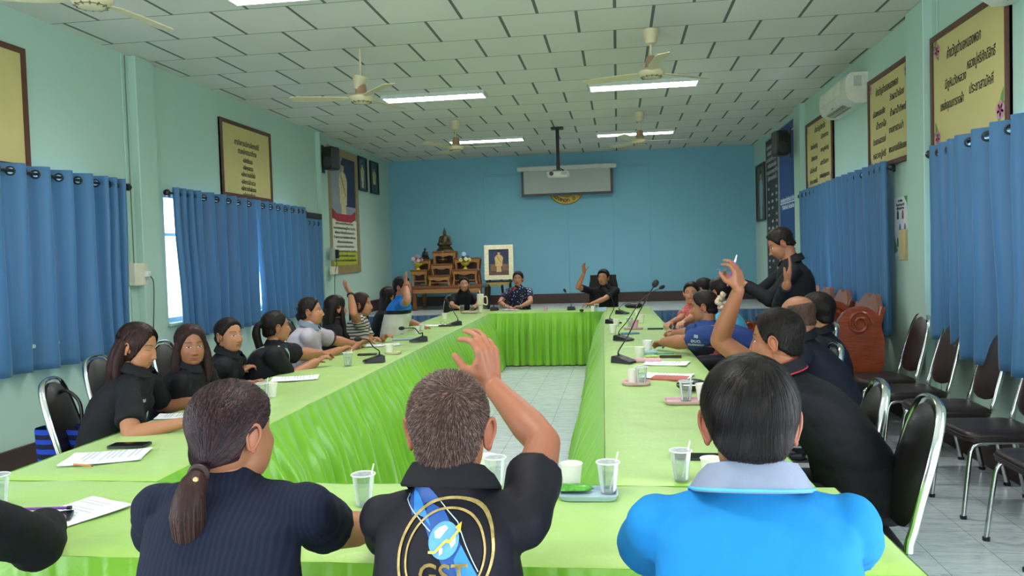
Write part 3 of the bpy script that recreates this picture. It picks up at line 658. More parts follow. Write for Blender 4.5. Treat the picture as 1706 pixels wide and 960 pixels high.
def fan(x, y, drop, a0, label, slipped=False):
    t = thing('ceiling_fan', label, 'fan', (x, y, H), 0, 'ceiling fans')
    zc = -drop+.19 if slipped else 0; zc0 = zc
    m = MB(); mm = Matrix.Rotation(R(14), 3, 'Y') if slipped else None
    m.lathe([(.03, zc-.13 if not slipped else -.13), (.045, -.12), (.062, -.06), (.068, -.004), (.060, 0)] if not slipped else [(.03, -.13), (.045, -.12), (.062, -.06), (.068, -.004), (.060, 0)], (0, 0, zc), 18, m=mm); m.build('canopy', CREAM, t)
    m = MB(); m.tube([(0, 0, 0), (0, 0, -drop+.02)], .010, 10); m.build('downrod', CREAM, t)
    m = MB(); m.lathe([(.056, -drop+.03), (.052, -drop+.06), (.042, -drop+.12), (.030, -drop+.135)], n=18); m.build('coupling', COPPER, t)
    m = MB(); m.lathe([(.03, -drop-.052), (.075, -drop-.047), (.10, -drop-.028), (.112, -drop-.008), (.112, -drop+.004), (.085, -drop+.024), (.05, -drop+.03)], n=28); m.build('motor_housing', CREAM, t)
    m = MB()
    for k in range(12): w = 2*PI*k/12; m.box((math.cos(w)*.080, math.sin(w)*.080, -drop-.045), (.026, .008, .006), rz=w, ry=-.25)
    m.tube([(math.cos(2*PI*k/24)*.080, math.sin(2*PI*k/24)*.080, -drop-.044) for k in range(24)], .003, 6, closed=True); m.build('vent_slot', MAT_SLOT, t, 0)
    for k in range(3):
        w = R(a0+120*k); mr = Matrix.Rotation(w, 3, 'Z') @ Matrix.Rotation(R(9), 3, 'X')
        m = MB(); poly = [(.12, -.022), (.17, -.055), (.30, -.068), (.60, -.056), (.625, -.04), (.625, .05), (.60, .062), (.30, .045), (.17, .03), (.12, .022)]
        m.prism(poly, .006, mr, (0, 0, -drop-.006)); m.box(mr @ Vector((.12, 0, 0)) + Vector((0, 0, -drop-.002)), (.10, .03, .006), rz=w); m.build('blade', CREAM, t, 0)
    return t
fan(-2.24, 6.86, .43, 190, 'cream ceiling fan with its canopy slipped down the rod, left of the lit fitting', True)
fan(.32, 6.86, .36, -84, 'cream ceiling fan at upper right, nearest the viewer on that side')
fan(-2.16, 10.65, .36, 2, 'small looking cream ceiling fan, far left, near the blue wall')
fan(.33, 10.74, .38, 5, 'small looking cream ceiling fan, far right, near the blue wall')
fan(-2.90, 4.13, .38, 82, 'ceiling fan cut by the top left corner')
# projector on its drop pole
t = thing('projector', 'white projector hanging from a black ceiling pole before the screen', 'projector', (-.84, 11.64, H))
m = MB(); m.box((0, 0, -.015), (.18, .14, .03)); m.build('mount_plate', MAT_BLACK, t)
m = MB(); m.tube([(0, 0, 0), (.0, 0, -.62)], .028, 10); m.build('drop_pole', MAT_BLACK, t)
m = MB(); m.box((0, 0, -.635), (.16, .12, .02)); m.tube([(.02, -.05, -.6), (.09, -.13, -.64), (.05, -.14, -.70)], .006, 6); m.build('bracket', MAT_BLACK, t)
m = MB(); m.box((0, -.02, -.69), (.32, .25, .085), bev=.02); m.build('body', M('projector_white', 'd4d5c8', .4), t)
m = MB(); m.lathe([(.03, 0), (.032, .03), (.02, .031)], (-.09, -.145, -.69), 16, m=Matrix.Rotation(PI/2, 3, 'X')); m.build('lens', MAT_BLACK, t)
m = MB()
for k in range(6): m.box((.06+k*.014, -.146, -.69), (.005, .004, .045))
m.build('vent_grille', M('dark_grille', '2b2c2f', .6), t, 0)
# pull-down screen
t = thing('projection_screen', 'half lowered white projection screen with black borders on the blue wall', 'screen', (-.80, YB-.18, 2.35))
a, b = ony(868, 300, YB-.18), ony(1021, 300, YB-.18); w = b.x-a.x; cx = (a.x+b.x)/2+.80
zt, zb = ony(945, 279, YB-.18).z-2.35, ony(945, 324, YB-.18).z-2.35
m = MB(); m.box((cx, 0, zt), (w+.14, .085, .085), bev=.015); m.box((cx-w/2+.05, .09, zt), (.05, .165, .05)); m.box((cx+w/2-.05, .09, zt), (.05, .165, .05)); m.build('housing', M('grey_white_housing', 'c6ccc2', .4), t)
m = MB(); m.box((cx, .03, (zt+zb)/2), (w-.04, .003, zt-zb-.02)); m.build('screen', M('screen_white', 'aeb6ae', .7, var=.02), t)
m = MB()
for s in (-1, 1): m.box((cx+s*(w/2-.022), .029, (zt+zb)/2-.01), (.045, .005, zt-zb-.02))
m.box((cx, .029, zb+.012), (w, .006, .045)); m.build('black_border', MAT_BLACK, t)
# round emblem on the wall, most of it behind the screen
cz = ony(943, 311, YB).z+.02; cxx = ony(943, 311, YB).x
t = thing('wall_emblem', 'round golden emblem with black lettering showing under the screen', 'emblem', (cxx, YB, cz))
rad = (ony(943, 311, YB).z-ony(943, 343, YB).z)
m = MB(); m.lathe([(rad, 0), (rad, .02), (rad*.97, .024)], n=48, m=Matrix.Rotation(PI/2, 3, 'X')); m.build('disc', M('golden_yellow_paint', 'c9a63c', .5), t)
m = MB(); m.tube([(math.cos(a)*rad*.98, -.022, math.sin(a)*rad*.98) for a in [2*PI*k/48 for k in range(48)]], .008, 6, closed=True); m.tube([(math.cos(a)*rad*.60, -.024, math.sin(a)*rad*.60) for a in [2*PI*k/40 for k in range(40)]], .006, 6, closed=True); m.build('ring', M('olive_paint', '5f6a2e', .5), t)
m = MB(); m.lathe([(rad*.58, .0), (rad*.58, .028), (rad*.3, .034), (.01, .036)], n=30, m=Matrix.Rotation(PI/2, 3, 'X')); m.build('centre_relief', M('green_gold_paint', '8f9a4a', .5, var=.4, vs=40), t)
cl = ['ห', 'น', 'อ', 'ง', 'พ', 'อ', 'ก', ' ', 'อ', '.', 'วั', 'ง']
for i, ch in enumerate(cl):
    if ch == ' ': continue
    a = R(-152+i*11.5); mm = BW @ Matrix.Rotation(a+PI/2, 3, 'Z'); text_mb(ch, rad*.30, mm, Vector((math.cos(a)*rad*.78, -.0245, math.sin(a)*rad*.78)), bold=.002).build('lettering', M('dark_brown_lettering', '3a2410', .6), t, 0)
# air conditioners
def aircon(yc, L, z, label):
    t = thing('air_conditioner', label, 'air conditioner', (XR, yc, z))
    prof = [(0, -.145), (0, .145), (-.16, .145), (-.195, .12), (-.215, .05), (-.215, -.05), (-.19, -.11), (-.13, -.15), (-.06, -.155)]
    vs = [Vector((x, y, zz)) for y in (-L/2, L/2) for x, zz in prof]; k = len(prof)
    m = MB(); m.add(vs, [tuple(range(k)), tuple(range(2*k-1, k-1, -1))] + [(i, k+i, k+(i+1) % k, (i+1) % k) for i in range(k)]); m.build('casing', M('air_conditioner_ivory', 'd3d4c2', .35), t, 30)
    m = MB(); m.box((-.2165, .06, .03), (.006, L*.80, .13), bev=.003); m.build('front_flap', M('air_conditioner_panel', 'dbdccb', .35), t)
    m = MB()
    for q in range(5): m.box((-.172+q*.018, .05, -.135-q*.005), (.006, L*.62, .010), ry=.5)
    m.build('outlet_louvre', M('brown_grey_louvre', '6d6352', .5), t, 0)
    m = MB(); m.box((-.196, .05-.0, -.108), (.004, .05, .02), ry=.4); m.build('badge', M('blue_badge', '2b5fb0', .4), t)
    m = MB(); m.box((-.10, -L/2-.002, .06), (.07, .006, .10)); m.build('side_label', M('grey_side_label', 'aab0a6', .5), t, 0)
    return t
aircon(8.62, 1.0, 3.075, 'cream wall air conditioner between two beige signs')
aircon(4.78, 1.0, 3.12, 'cream air conditioner at the top right corner above the biggest sign')
# ================================================================== TABLES under one kind of lime satin
TILT = .0186                                                       # the long tables stand slightly askew to the room
TL_O, TL_I, TR_I, TR_O = -2.335, -1.668, -.068, .600               # outer and inner edges at y = 3
def askew(x, y): return x-TILT*(y-3)
TZ = .75
def table(name_label, corners, skirts, seed, sag=.0045, legs=True):
    """corners: 4 xy points counter-clockwise; skirts: list of (index of first corner, outward, amp, per, flare)"""
    cx = sum(c[0] for c in corners)/4; cy = sum(c[1] for c in corners)/4
    t = thing('draped_table', name_label, 'table', (cx, cy, 0), 0, 'tables under lime green satin')
    C = [(x-cx, y-cy) for x, y in corners]
    L1 = math.dist(C[0], C[1]); L2 = math.dist(C[1], C[2]); nu, nv = max(12, int(L1/.035)), max(12, int(L2/.035)); P = []
    for i in range(nu+1):
        row = []
        for j in range(nv+1):
            u, v = i/nu, j/nv
            x = (1-u)*(1-v)*C[0][0]+u*(1-v)*C[1][0]+u*v*C[2][0]+(1-u)*v*C[3][0]; y = (1-u)*(1-v)*C[0][1]+u*(1-v)*C[1][1]+u*v*C[2][1]+(1-u)*v*C[3][1]
            e = min(u*L1, (1-u)*L1, v*L2, (1-v)*L2)
            z = TZ + sag*noise.noise(Vector((x*5, y*5, seed)))*1.2 + sag*.8*noise.noise(Vector((x*2+y*9, y*3-x*9, seed+4)))
            if e < .012: z -= .010*(1-e/.012)
            row.append((x, y, z))
        P.append(row)
    m = MB(); m.grid(P)
    # turned down hem
    per = [P[i][0] for i in range(nu+1)] + [P[nu][j] for j in range(1, nv+1)] + [P[i][nv] for i in range(nu-1, -1, -1)] + [P[0][j] for j in range(nv-1, 0, -1)]
    k = len(per); c = Vector((0, 0, 0)); out = []
    for q in per:
        out.append(tuple(q))
    m.add(out + [(x*.999, y*.999, z-.030) for x, y, z in out], [(i, k+i, k+(i+1) % k, (i+1) % k) for i in range(k)])
    m.build('table_cover', MAT_GREEN, t, 60)
    m = MB(); m.add([(x*.985, y*.985, TZ-.035) for x, y in C]+[(x*.985, y*.985, TZ-.011) for x, y in C], [(3, 2, 1, 0), (4, 5, 6, 7)]+[(i, (i+1) % 4, 4+(i+1) % 4, 4+i) for i in range(4)]); m.build('table_board', M('plywood', 'a98a62', .6), t, 0)
    for x, y in C:
        m = MB(); m.tube([(x*.93, y*.93, 0), (x*.93, y*.93, TZ-.03)], .0125, 8); m.build('leg', MAT_CHROME, t)
    for si, (i, out, amp, pr, fl) in enumerate(skirts):
        a, b = Vector((*C[i], 0)), Vector((*C[(i+1) % 4], 0)); o = Vector((*out, 0)).normalized()*.002
        pl = pleats([(a+o)[:2], (b+o)[:2]], .015, TZ-.0085, out, pr, amp, fl, seed=seed*3+si, sag=.02, nz=12); pl.build('skirt', MAT_SKIRT, t, 179)
    return t
A = lambda x, y: (askew(x, y), y)
table('near cross table under lime satin, nearest the viewer', [(-2.50, 1.895), (.690, 1.895), (.665, 2.59), (-2.50, 2.59)], [(0, (0, -1), .008, .067, .0), (1, (1, 0), .018, .09, .09), (2, (0, 1), .013, .10, .03)], 1)
table('left long table under lime satin, first stretch by the viewer', [A(TL_O, 2.595), A(TL_I, 2.595), A(TL_I, 6.60), A(TL_O, 6.60)], [(1, (1, 0), .028, .13, .19), (3, (-1, 0), .012, .10, .0)], 3)
table('left long table under lime satin, far stretch', [A(TL_O, 6.605), A(TL_I, 6.605), A(TL_I, 10.87), A(TL_O, 10.87)], [(1, (1, 0), .026, .12, .17), (3, (-1, 0), .012, .10, .0)], 5)
table('right long table under lime satin, first stretch by the viewer', [A(TR_I, 2.595), A(TR_O, 2.595), A(TR_O, 6.50), A(TR_I, 6.50)], [(3, (-1, 0), .024, .10, .21), (1, (1, 0), .012, .10, .0)], 7)
table('right long table under lime satin, far stretch', [A(TR_I, 6.505), A(TR_O, 6.505), A(TR_O, 10.87), A(TR_I, 10.87)], [(3, (-1, 0), .022, .10, .18), (1, (1, 0), .014, .10, .02)], 9)
table('far cross table under lime satin, before the stage', [(-2.50, 10.875), (.44, 10.875), (.44, 11.62), (-2.50, 11.62)], [(0, (0, -1), .034, .112, .01), (1, (1, 0), .014, .10, .03), (2, (0, 1), .012, .10, .0), (3, (-1, 0), .012, .1, .0)], 11)

# ================================================================== BANQUET CHAIRS
def make_chair(vinyl, label):
    t = thing('banquet_chair', label, 'chair')
    fr = .60                                                         # flattened tube
    def yb(z): return -.20-.135*max(0, z-.43)/.5                     # recline of the back
    pts = [(-.185, -.29, .012), (-.18, -.215, .42), (-.178, yb(.55), .55), (-.17, yb(.75), .75), (-.15, yb(.87), .87), (-.115, yb(.935), .935), (-.06, yb(.958), .958), (0, yb(.962), .962)]
    pts = pts + [(-x, y, z) for x, y, z in pts[-2::-1]]
    P = smoothpath(pts, 5)
    lo = [p for p in P if p.z <= .44]
    m = MB(); m.tube([p for p in P if p.z >= .425], .0165, 10, flat=.62, up=(1, 0, 0)); m.build('back_frame', MAT_CHROME, t)
    for s in (-1, 1):
        q = [p for p in P if p.z < .44 and p.x*s > 0]; q = q if s < 0 else q[::-1]
        m = MB(); m.tube(q, .0165, 10, flat=.62, up=(1, 0, 0)); l = m.build('leg', MAT_CHROME, t)
        m = MB(); m.lathe([(.02, 0), (.021, .018), (.016, .02)], (s*.185, -.29, 0), 10); m.build('foot_cap', MAT_BLACK, l)
        q = smoothpath([(s*.20, .235, .012), (s*.192, .20, .30), (s*.188, .18, .385), (s*.186, .13, .415), (s*.184, .0, .42), (s*.182, -.19, .42)], 5)
        m = MB(); m.tube(q, .0125, 10); l = m.build('leg', MAT_CHROME, t)
        m = MB(); m.lathe([(.017, 0), (.018, .018), (.012, .02)], (s*.20, .235, 0), 10); m.build('foot_cap', MAT_BLACK, l)
    m = MB(); m.tube([(-.18, .10, .405), (.18, .10, .405)], .010, 8); m.tube([(-.18, -.16, .405), (.18, -.16, .405)], .010, 8); m.build('seat_rail', MAT_CHROME, t)
    # seat pad
    o = rrect(.42, .43, .075, 6); P = []
    for s, z in ((.90, .418), (.985, .424), (1.0, .440), (1.0, .456), (.975, .470), (.90, .478), (.6, .485), (.25, .487), (.01, .488)):
        P.append([(x*s, y*s+.0, z) for x, y in o])
    m = MB(); m.grid(P, True); m.add([(x*.90, y*.90, .418) for x, y in o], [tuple(range(len(o)-1, -1, -1))]); st = m.build('seat', vinyl, t, 60)
    m = MB(); m.tube([(x*1.004, y*1.004, .449) for x, y in o], .0045, 6, closed=True); m.build('piping', vinyl, st)
    # back pad, a rounded shield
    W = [(.515, .06), (.53, .115), (.56, .150), (.62, .168), (.70, .170), (.78, .160), (.85, .142), (.895, .115), (.925, .08), (.942, .03)]
    nn = 9; F = []; B = []
    for z, w in W:
        F.append([(w*(2*k/nn-1), yb(z)+.010+.026*(1-abs(2*k/nn-1)**3)*min(1, (z-.50)*14, (.95-z)*14), z) for k in range(nn+1)])
        B.append([(w*(2*k/nn-1), yb(z)-.006-.016*(1-abs(2*k/nn-1)**3)*min(1, (z-.50)*14, (.95-z)*14), z) for k in range(nn+1)])
    m = MB(); m.grid(F); m.grid(B)
    ring = lambda G: [G[i][0] for i in range(len(G))]+G[-1][1:-1]+[G[i][-1] for i in range(len(G)-1, -1, -1)]+G[0][-2:0:-1]
    rf, rb = ring(F), ring(B); k = len(rf); m.add(rf+rb, [(i, (i+1) % k, k+(i+1) % k, k+i) for i in range(k)]); m.build('backrest', vinyl, t, 55)
    return t
chair_b = make_chair(MAT_VINYL, 'black vinyl banquet chair'); chair_d = make_chair(MAT_VINYLB, 'brown vinyl chair'); used = set()
def chair(kind, x, y, rz, label, group):
    base = chair_b if kind == 'b' else chair_d
    o = base if kind not in used else copy_tree(base); used.add(kind)
    return place(o, (x, y, 0), R(rz), label, group)
# row of spare chairs along the right wall, seats to the room
GW = 'spare chairs along the right wall'
for i, (y, x, a, lb) in enumerate([(6.62, 2.06, 92, 'spare dark chair at the far end of the row, its back beside the carved sofa'), (6.02, 2.06, 90, 'spare dark chair, second from the sofa'), (5.40, 2.08, 88, 'spare dark chair in the middle of the row under the curtain edge'),
                               (4.76, 2.07, 92, 'spare dark chair with a worn yellow spot on its seat front'), (4.02, 2.05, 90, 'spare dark chair cut by the right edge of the picture')]):
    c = chair('d', x, y, a, lb, GW)
    if i == 3:
        m = MB(); m.box((.15, .217, .452), (.035, .004, .014), bev=.001); m.build('worn_spot', M('worn_yellow', 'a08a3c', .6), c)
GL, GR = 'chairs along the left table', 'chairs along the right table'

# ================================================================== CARVED WOODEN SOFA by the right wall
def sofa(y0, y1, xw, label, group):
    """faces -x; local frame: u along +y, w = depth from the wall"""
    t = thing('carved_sofa', label, 'sofa', (xw, (y0+y1)/2, 0), 0, group); L = y1-y0; h = L/2
    m = MB(); N = 16
    def seat_x(v): return -.16-.62*v
    m.box((-.47, 0, .40), (.62, L-.10, .045), bev=.015); m.build('seat', MAT_SOFA, t)
    m = MB(); m.prism([(-h, .20), (h, .20), (h, .36), (h*.5, .405), (0, .37), (-h*.5, .405), (-h, .36)], .04, Matrix(((0, 0, -1), (1, 0, 0), (0, 1, 0))), (-.74, 0, 0)); m.tube([(-.79, -h, .395), (-.79, h, .395)], .022, 10); m.build('front_apron', MAT_SOFA, t)
    m = MB()
    for k in range(3): m.tube(smoothpath([(-.785, -h+.1+L*k/3, .26), (-.795, -h+L*(k+.5)/3, .34), (-.785, -h-.1+L*(k+1)/3, .26), (-.795, -h+L*(k+.5)/3, .22), (-.785, -h+.1+L*k/3, .26)], 6), .012, 8)
    m.build('carved_scroll', MAT_SOFAL, t)
    # back: frame, crest with waves, slats
    def bp(u, z, d=0): return Vector((-.10-.16*(1-(z-.42)/.6)*1.0 + .16*0 - d, u, z))   # leans back towards the wall
    nb = max(1, round(L/.62)); m = MB()
    for i in range(nb+1):
        u = -h+.07+(L-.14)*i/nb; m.tube([bp(u, .42), bp(u, .92)], .030, 8, flat=.7)
    m.tube([bp(-h+.07, .46), bp(h-.07, .46)], .028, 8); m.tube([bp(-h+.07, .84), bp(h-.07, .84)], .026, 8); m.build('back_frame', MAT_SOFA, t)
    m = MB()
    Q = []
    for i in range(49):
        u = -h+.05+(L-.1)*i/48; f = ((i/48)*nb) % 1 if i < 48 else 1
        z = .88+.17*abs(math.sin(PI*f))**1.4*(1-.42*math.exp(-((f-.5)/.13)**2)); Q.append((u, z))
    fr = [bp(u, z, .020) for u, z in Q]; bk = [bp(u, z, -.02) for u, z in Q]; fl = [bp(u, .82, .020) for u, z in Q]; bl = [bp(u, .82, -.02) for u, z in Q]
    m.grid([fl, fr, bk, bl]); m.build('crest_rail', MAT_SOFAL, t, 60)
    for i in range(nb):
        a = -h+.11+(L-.14)*i/nb; b = -h+.03+(L-.14)*(i+1)/nb; m = MB()
        for k in range(7):
            z = .51+.30*k/6; z2 = z+.036; m.add([bp(a, z, .012), bp(b, z, .012), bp(b, z2, .012), bp(a, z2, .012), bp(a, z, -.012), bp(b, z, -.012), bp(b, z2, -.012), bp(a, z2, -.012)], [(0, 1, 2, 3), (7, 6, 5, 4), (0, 4, 5, 1), (3, 2, 6, 7), (0, 3, 7, 4), (1, 5, 6, 2)])
        m.build('back_slats', MAT_SOFAL, t, 0)
        m = MB(); mid = (a+b)/2
        for q in (a+.02, mid, b-.02): m.tube([bp(q, .48, .02), bp(q, .83, .02)], .016, 6)
        m.build('slat_bar', MAT_SOFAL, t)
    # scrolled arms
    for s in (-1, 1):
        m = MB(); u = s*(h-.01)
        pr = [(-.18, .86), (-.30, .93), (-.44, .90), (-.52, .80), (-.58, .66), (-.70, .60), (-.82, .62), (-.87, .56), (-.84, .49), (-.76, .47), (-.80, .30), (-.78, .05), (-.70, .05), (-.70, .36), (-.22, .38), (-.14, .6)]
        poly = [(q[0], q[1]) for q in [p[:2] for p in smoothpath([(a, b, 0) for a, b in pr]+[(pr[0][0], pr[0][1], 0)], 4)]][:-1]
        m.prism(poly, .055, Matrix(((1, 0, 0), (0, 0, -1), (0, 1, 0))), (0, u+.027, 0)); a_ = m.build('armrest', MAT_SOFA, t, 35)
        m = MB(); m.tube([(-.34+.10*math.cos(w)*(1-w/14), u-.033*1 if s < 0 else u-.033, .80+.10*math.sin(w)*(1-w/14)) for w in [k*.45 for k in range(24)]], .014, 8); m.build('scroll', MAT_SOFA, a_); m = MB(); m.tube([(-.78+.05*math.cos(w), u-.033, .55+.05*math.sin(w)) for w in [k*.45 for k in range(15)]], .010, 8); m.build('scroll', MAT_SOFA, a_)
    for s in (-1, 1):
        for x in (-.20,): m = MB(); m.box((x, s*(h-.06), .19), (.06, .06, .38), bev=.01); m.build('leg', MAT_SOFA, t)
    t.scale = (1, 1, 1.09)
    return t
sofa(6.92, 7.72, 2.33, 'single seat carved wooden armchair with scrolled arm, beside the spare chairs', 'carved wooden seats')
sofa(7.82, 9.75, 2.33, 'long carved wooden sofa behind the bald person in black', 'carved wooden seats')

# ================================================================== ON THE STAGE: altar tables, portrait on an easel
YA = 13.55
def zst(px, py, y): return ony(px, py, y)
def altar_box(t_label, px0, px1, py0, py1, y, dep, cat='table', nm='altar_stand', base=None):
    """open stand with legs and a top, drawn from its front outline"""
    a, b = ony(px0, py0, y), ony(px1, py1, y); w = b.x-a.x; zt, zb = a.z, b.z
    if base is not None: zb = base
    hh = zt-zb; t = thing(nm, t_label, cat, ((a.x+b.x)/2, y+dep/2, zb), 0, 'stepped altar stands')
    m = MB(); m.box((0, 0, hh-.018), (w, dep, .036), bev=.006); m.build('top', MAT_ALTAR, t)
    m = MB(); m.box((0, -dep/2+.015, hh-.06), (w-.04, .022, .055), bev=.006)
    m.tube(smoothpath([(-w/2+.05, -dep/2+.01, hh-.09), (-w/4, -dep/2+.01, hh-.075), (0, -dep/2+.01, hh-.10), (w/4, -dep/2+.01, hh-.075), (w/2-.05, -dep/2+.01, hh-.09)], 5), .010, 6); m.build('carved_apron', MAT_ALTARL, t)
    for sx in (-1, 1):
        for sy in (-1, 1):
            m = MB(); m.tube([(sx*(w/2-.025), sy*(dep/2-.025), 0), (sx*(w/2-.038), sy*(dep/2-.03), hh*.5), (sx*(w/2-.022), sy*(dep/2-.025), hh-.03)], [.024, .017, .028], 8); m.build('leg', MAT_ALTARL if sy < 0 else MAT_ALTAR, t)
    m = MB(); m.box((0, dep/2-.01, hh*.5), (w-.06, .012, hh-.06)); m.build('back_panel', M('dark_varnished_wood', '4a2a18', .4), t, 0)
    m = MB(); m.box((0, -dep/2+.03, hh*.28), (w-.06, .02, .02), bev=.004); m.build('stretcher', MAT_ALTARL, t)
    return t, (a.x+b.x)/2, zt
# long low bench that carries the stands
a, b = ony(684, 470, YA-.28), ony(803, 470, YA-.28); w = b.x-a.x; zt = ony(745, 476, YA-.28).z; bx = (a.x+b.x)/2
t = thing('altar_bench', 'long low brown bench on the stage that carries the stepped altar stands', 'table', (bx, YA+.12, SH))
m = MB(); m.box((0, 0, zt-SH-.03), (w, .82, .06), bev=.012); m.build('top', MAT_ALTAR, t)
m = MB(); m.box((0, -.39, zt-SH-.09), (w-.06, .03, .08), bev=.01); m.build('apron', MAT_ALTARL, t)
for sx in (-1, 1):
    for sy in (-1, 1): m = MB(); m.box((sx*(w/2-.05), sy*.35, (zt-SH-.05)/2), (.07, .07, zt-SH-.05), bev=.01); m.build('leg', MAT_ALTAR, t)
ZB = zt
_, cxm, zm = altar_box('lowest middle altar stand on the bench', 712, 750, 459, 476, YA-.24, .24, base=ZB)
_, cxl, zl = altar_box('left altar stand holding the pink flowers', 683, 712, 450, 476, YA-.05, .26, base=ZB)
_, cxr, zr_ = altar_box('right altar stand holding the yellow flowers', 752, 796, 449, 476, YA-.05, .26, base=ZB)
_, _, zm2 = altar_box('second middle altar stand with the incense bowl', 717, 754, 440, 476, YA+.03, .22, base=ZB)
_, cll, zll = altar_box('back left altar stand', 690, 718, 432, 476, YA+.22, .24, base=ZB)
_, crr, zrr = altar_box('back right altar stand, wide', 756, 800, 430, 476, YA+.22, .24, base=ZB)
_, cxt, ztt = altar_box('topmost altar stand under the seated figure', 720, 760, 419, 476, YA+.27, .26, base=ZB)
# seated bronze figure on a stepped pedestal
BRONZE = M('dark_bronze', '54492f', .4, .5, var=.3, vs=20)
t = thing('bronze_statue', 'largest bronze seated statue with a pointed crown on the topmost stand', 'statue', (cxt, YA+.40, ztt))
m = MB()
for z0_, z1_, r0_, r1_ in ((0, .025, .165, .160), (.025, .05, .135, .15), (.05, .08, .115, .13), (.08, .105, .100, .11)): m.lathe([(r0_, z0_), (r1_, (z0_+z1_)/2), (r0_*.96, z1_)], n=28, sy=.62)
m.build('pedestal', BRONZE, t)
m = MB(); m.cap((-.10, -.03, .155), (.10, -.05, .160), .036, .036); m.cap((.10, -.02, .155), (-.08, -.06, .165), .034, .03)
m.cap((0, 0, .17), (0, 0, .26), .060, .066); m.ell((0, 0, .285), (.082, .045, .035)); m.cap((-.078, 0, .28), (-.095, -.02, .21), .024, .020); m.cap((-.095, -.02, .21), (-.02, -.07, .185), .020, .014)
m.cap((.078, 0, .28), (.095, -.02, .21), .024, .020); m.cap((.095, -.02, .21), (.07, -.07, .17), .020, .014); m.cap((0, 0, .30), (0, 0, .325), .024, .022); m.ell((0, 0, .355), (.034, .036, .040))
m.ell((0, 0, .392), (.024, .024, .020)); m.lathe([(.016, .40), (.012, .425), (.004, .455), (.001, .475)], n=10)
V, F_ = fuse(m, .005, 1); q = MB(); q.add((V-np.array([0, 0, .155]))*1.0+np.array([0, 0, .125]), F_); q.build('seated_figure', BRONZE, t, 179)
t = thing('small_statue', 'small black seated statue standing behind the pink flowers', 'statue', (cll+.03, YA+.34, zll))
m = MB(); m.lathe([(.075, 0), (.08, .02), (.06, .04)], n=20); m.build('pedestal', MAT_BLACK, t)
m = MB(); m.cap((-.045, -.01, .055), (.045, -.02, .055), .022, .022); m.cap((0, 0, .06), (0, 0, .12), .036, .032); m.cap((-.035, 0, .12), (-.045, -.02, .075), .014, .012); m.cap((.035, 0, .12), (.045, -.02, .075), .014, .012); m.ell((0, 0, .17), (.022, .023, .027)); m.cap((0, 0, .13), (0, 0, .15), .014, .014)
V, F_ = fuse(m, .005, 2); q = MB(); q.add(V, F_); q.build('seated_figure', MAT_BLACK, t, 179)
# flower bowls
def flowers(x, y, z, cols, label):
    t = thing('flower_bowl', label, 'flowers', (x, y, z)); YEL = M('yellow_glazed_bowl', 'c8b62c', .35)
    m = MB(); m.lathe([(.045, 0), (.038, .012), (.018, .03), (.020, .05), (.055, .07), (.075, .10), (.078, .115), (.068, .112)], n=22); m.build('bowl', YEL, t)
    rg = random.Random(hash(label) % 1000); m = MB()
    for k in range(26):
        a = rg.uniform(0, 2*PI); r_ = rg.uniform(.04, .125); z_ = .11+rg.uniform(0, .10); d = Vector((math.cos(a), math.sin(a), .3)); c = Vector((math.cos(a)*r_, math.sin(a)*r_*.8, z_)); s_ = Vector((-math.sin(a), math.cos(a), 0))*.016
        m.add([c-d*.03, c+s_, c+d*.045, c-s_, c+Vector((0, 0, .004))], [(0, 1, 4), (1, 2, 4), (2, 3, 4), (3, 0, 4)])
    m.build('leaves', M('leaf_green', '4f7a36', .6), t, 0)
    k = 0
    for (dx, dz, s_, c) in cols:
        m = MB(); c0 = Vector((dx, -.045+.02*((k*7) % 3), .13+dz)); k += 1
        m.ell(c0, (s_*.55, s_*.55, s_*.5), 10, 6)
        for j in range(7):
            w = 2*PI*j/7; u = Vector((math.cos(w), -.4, math.sin(w))).normalized(); m.ell(c0+u*s_*.55, (s_*.42, s_*.3, s_*.42), 8, 5)
        m.build('blossom', M('petal_'+c, c, .6, var=.15, vs=60), t)
    return t
flowers(cxl-.03, YA+.05, zl, [(-.07, .06, .04, 'd9b8c0'), (.0, .10, .042, 'c98ba6'), (.065, .04, .045, 'b27a98'), (.02, .03, .035, 'e2c8c4'), (-.04, .01, .035, 'c7a0a8')], 'yellow bowl of pink and lilac flowers on the left altar stand')
flowers(cxr-.0, YA+.05, zr_, [(-.07, .03, .040, 'ddd58a'), (.02, .04, .042, 'e6e09c'), (.075, .03, .040, 'd8cf84'), (-.01, .13, .042, 'b8c8da'), (-.03, .08, .03, '2f5f8c'), (.05, .085, .028, '3b5f7c')], 'yellow bowl of pale yellow and blue flowers on the right altar stand')
t = thing('incense_bowl', 'bronze incense bowl with three sticks on the middle altar stand', 'bowl', (ony(735, 440, YA).x, YA+.13, zm2))
m = MB(); m.lathe([(.05, 0), (.04, .015), (.075, .04), (.085, .07), (.072, .09), (.08, .10), (.074, .098)], n=22); m.build('bowl', BRONZE, t)
for k in range(3): m = MB(); m.tube([(-.01+.012*k, 0, .08), (-.014+.016*k, 0, .23)], .0028, 6); m.build('incense_stick', M('incense_tan', 'a58a5c', .6), t)
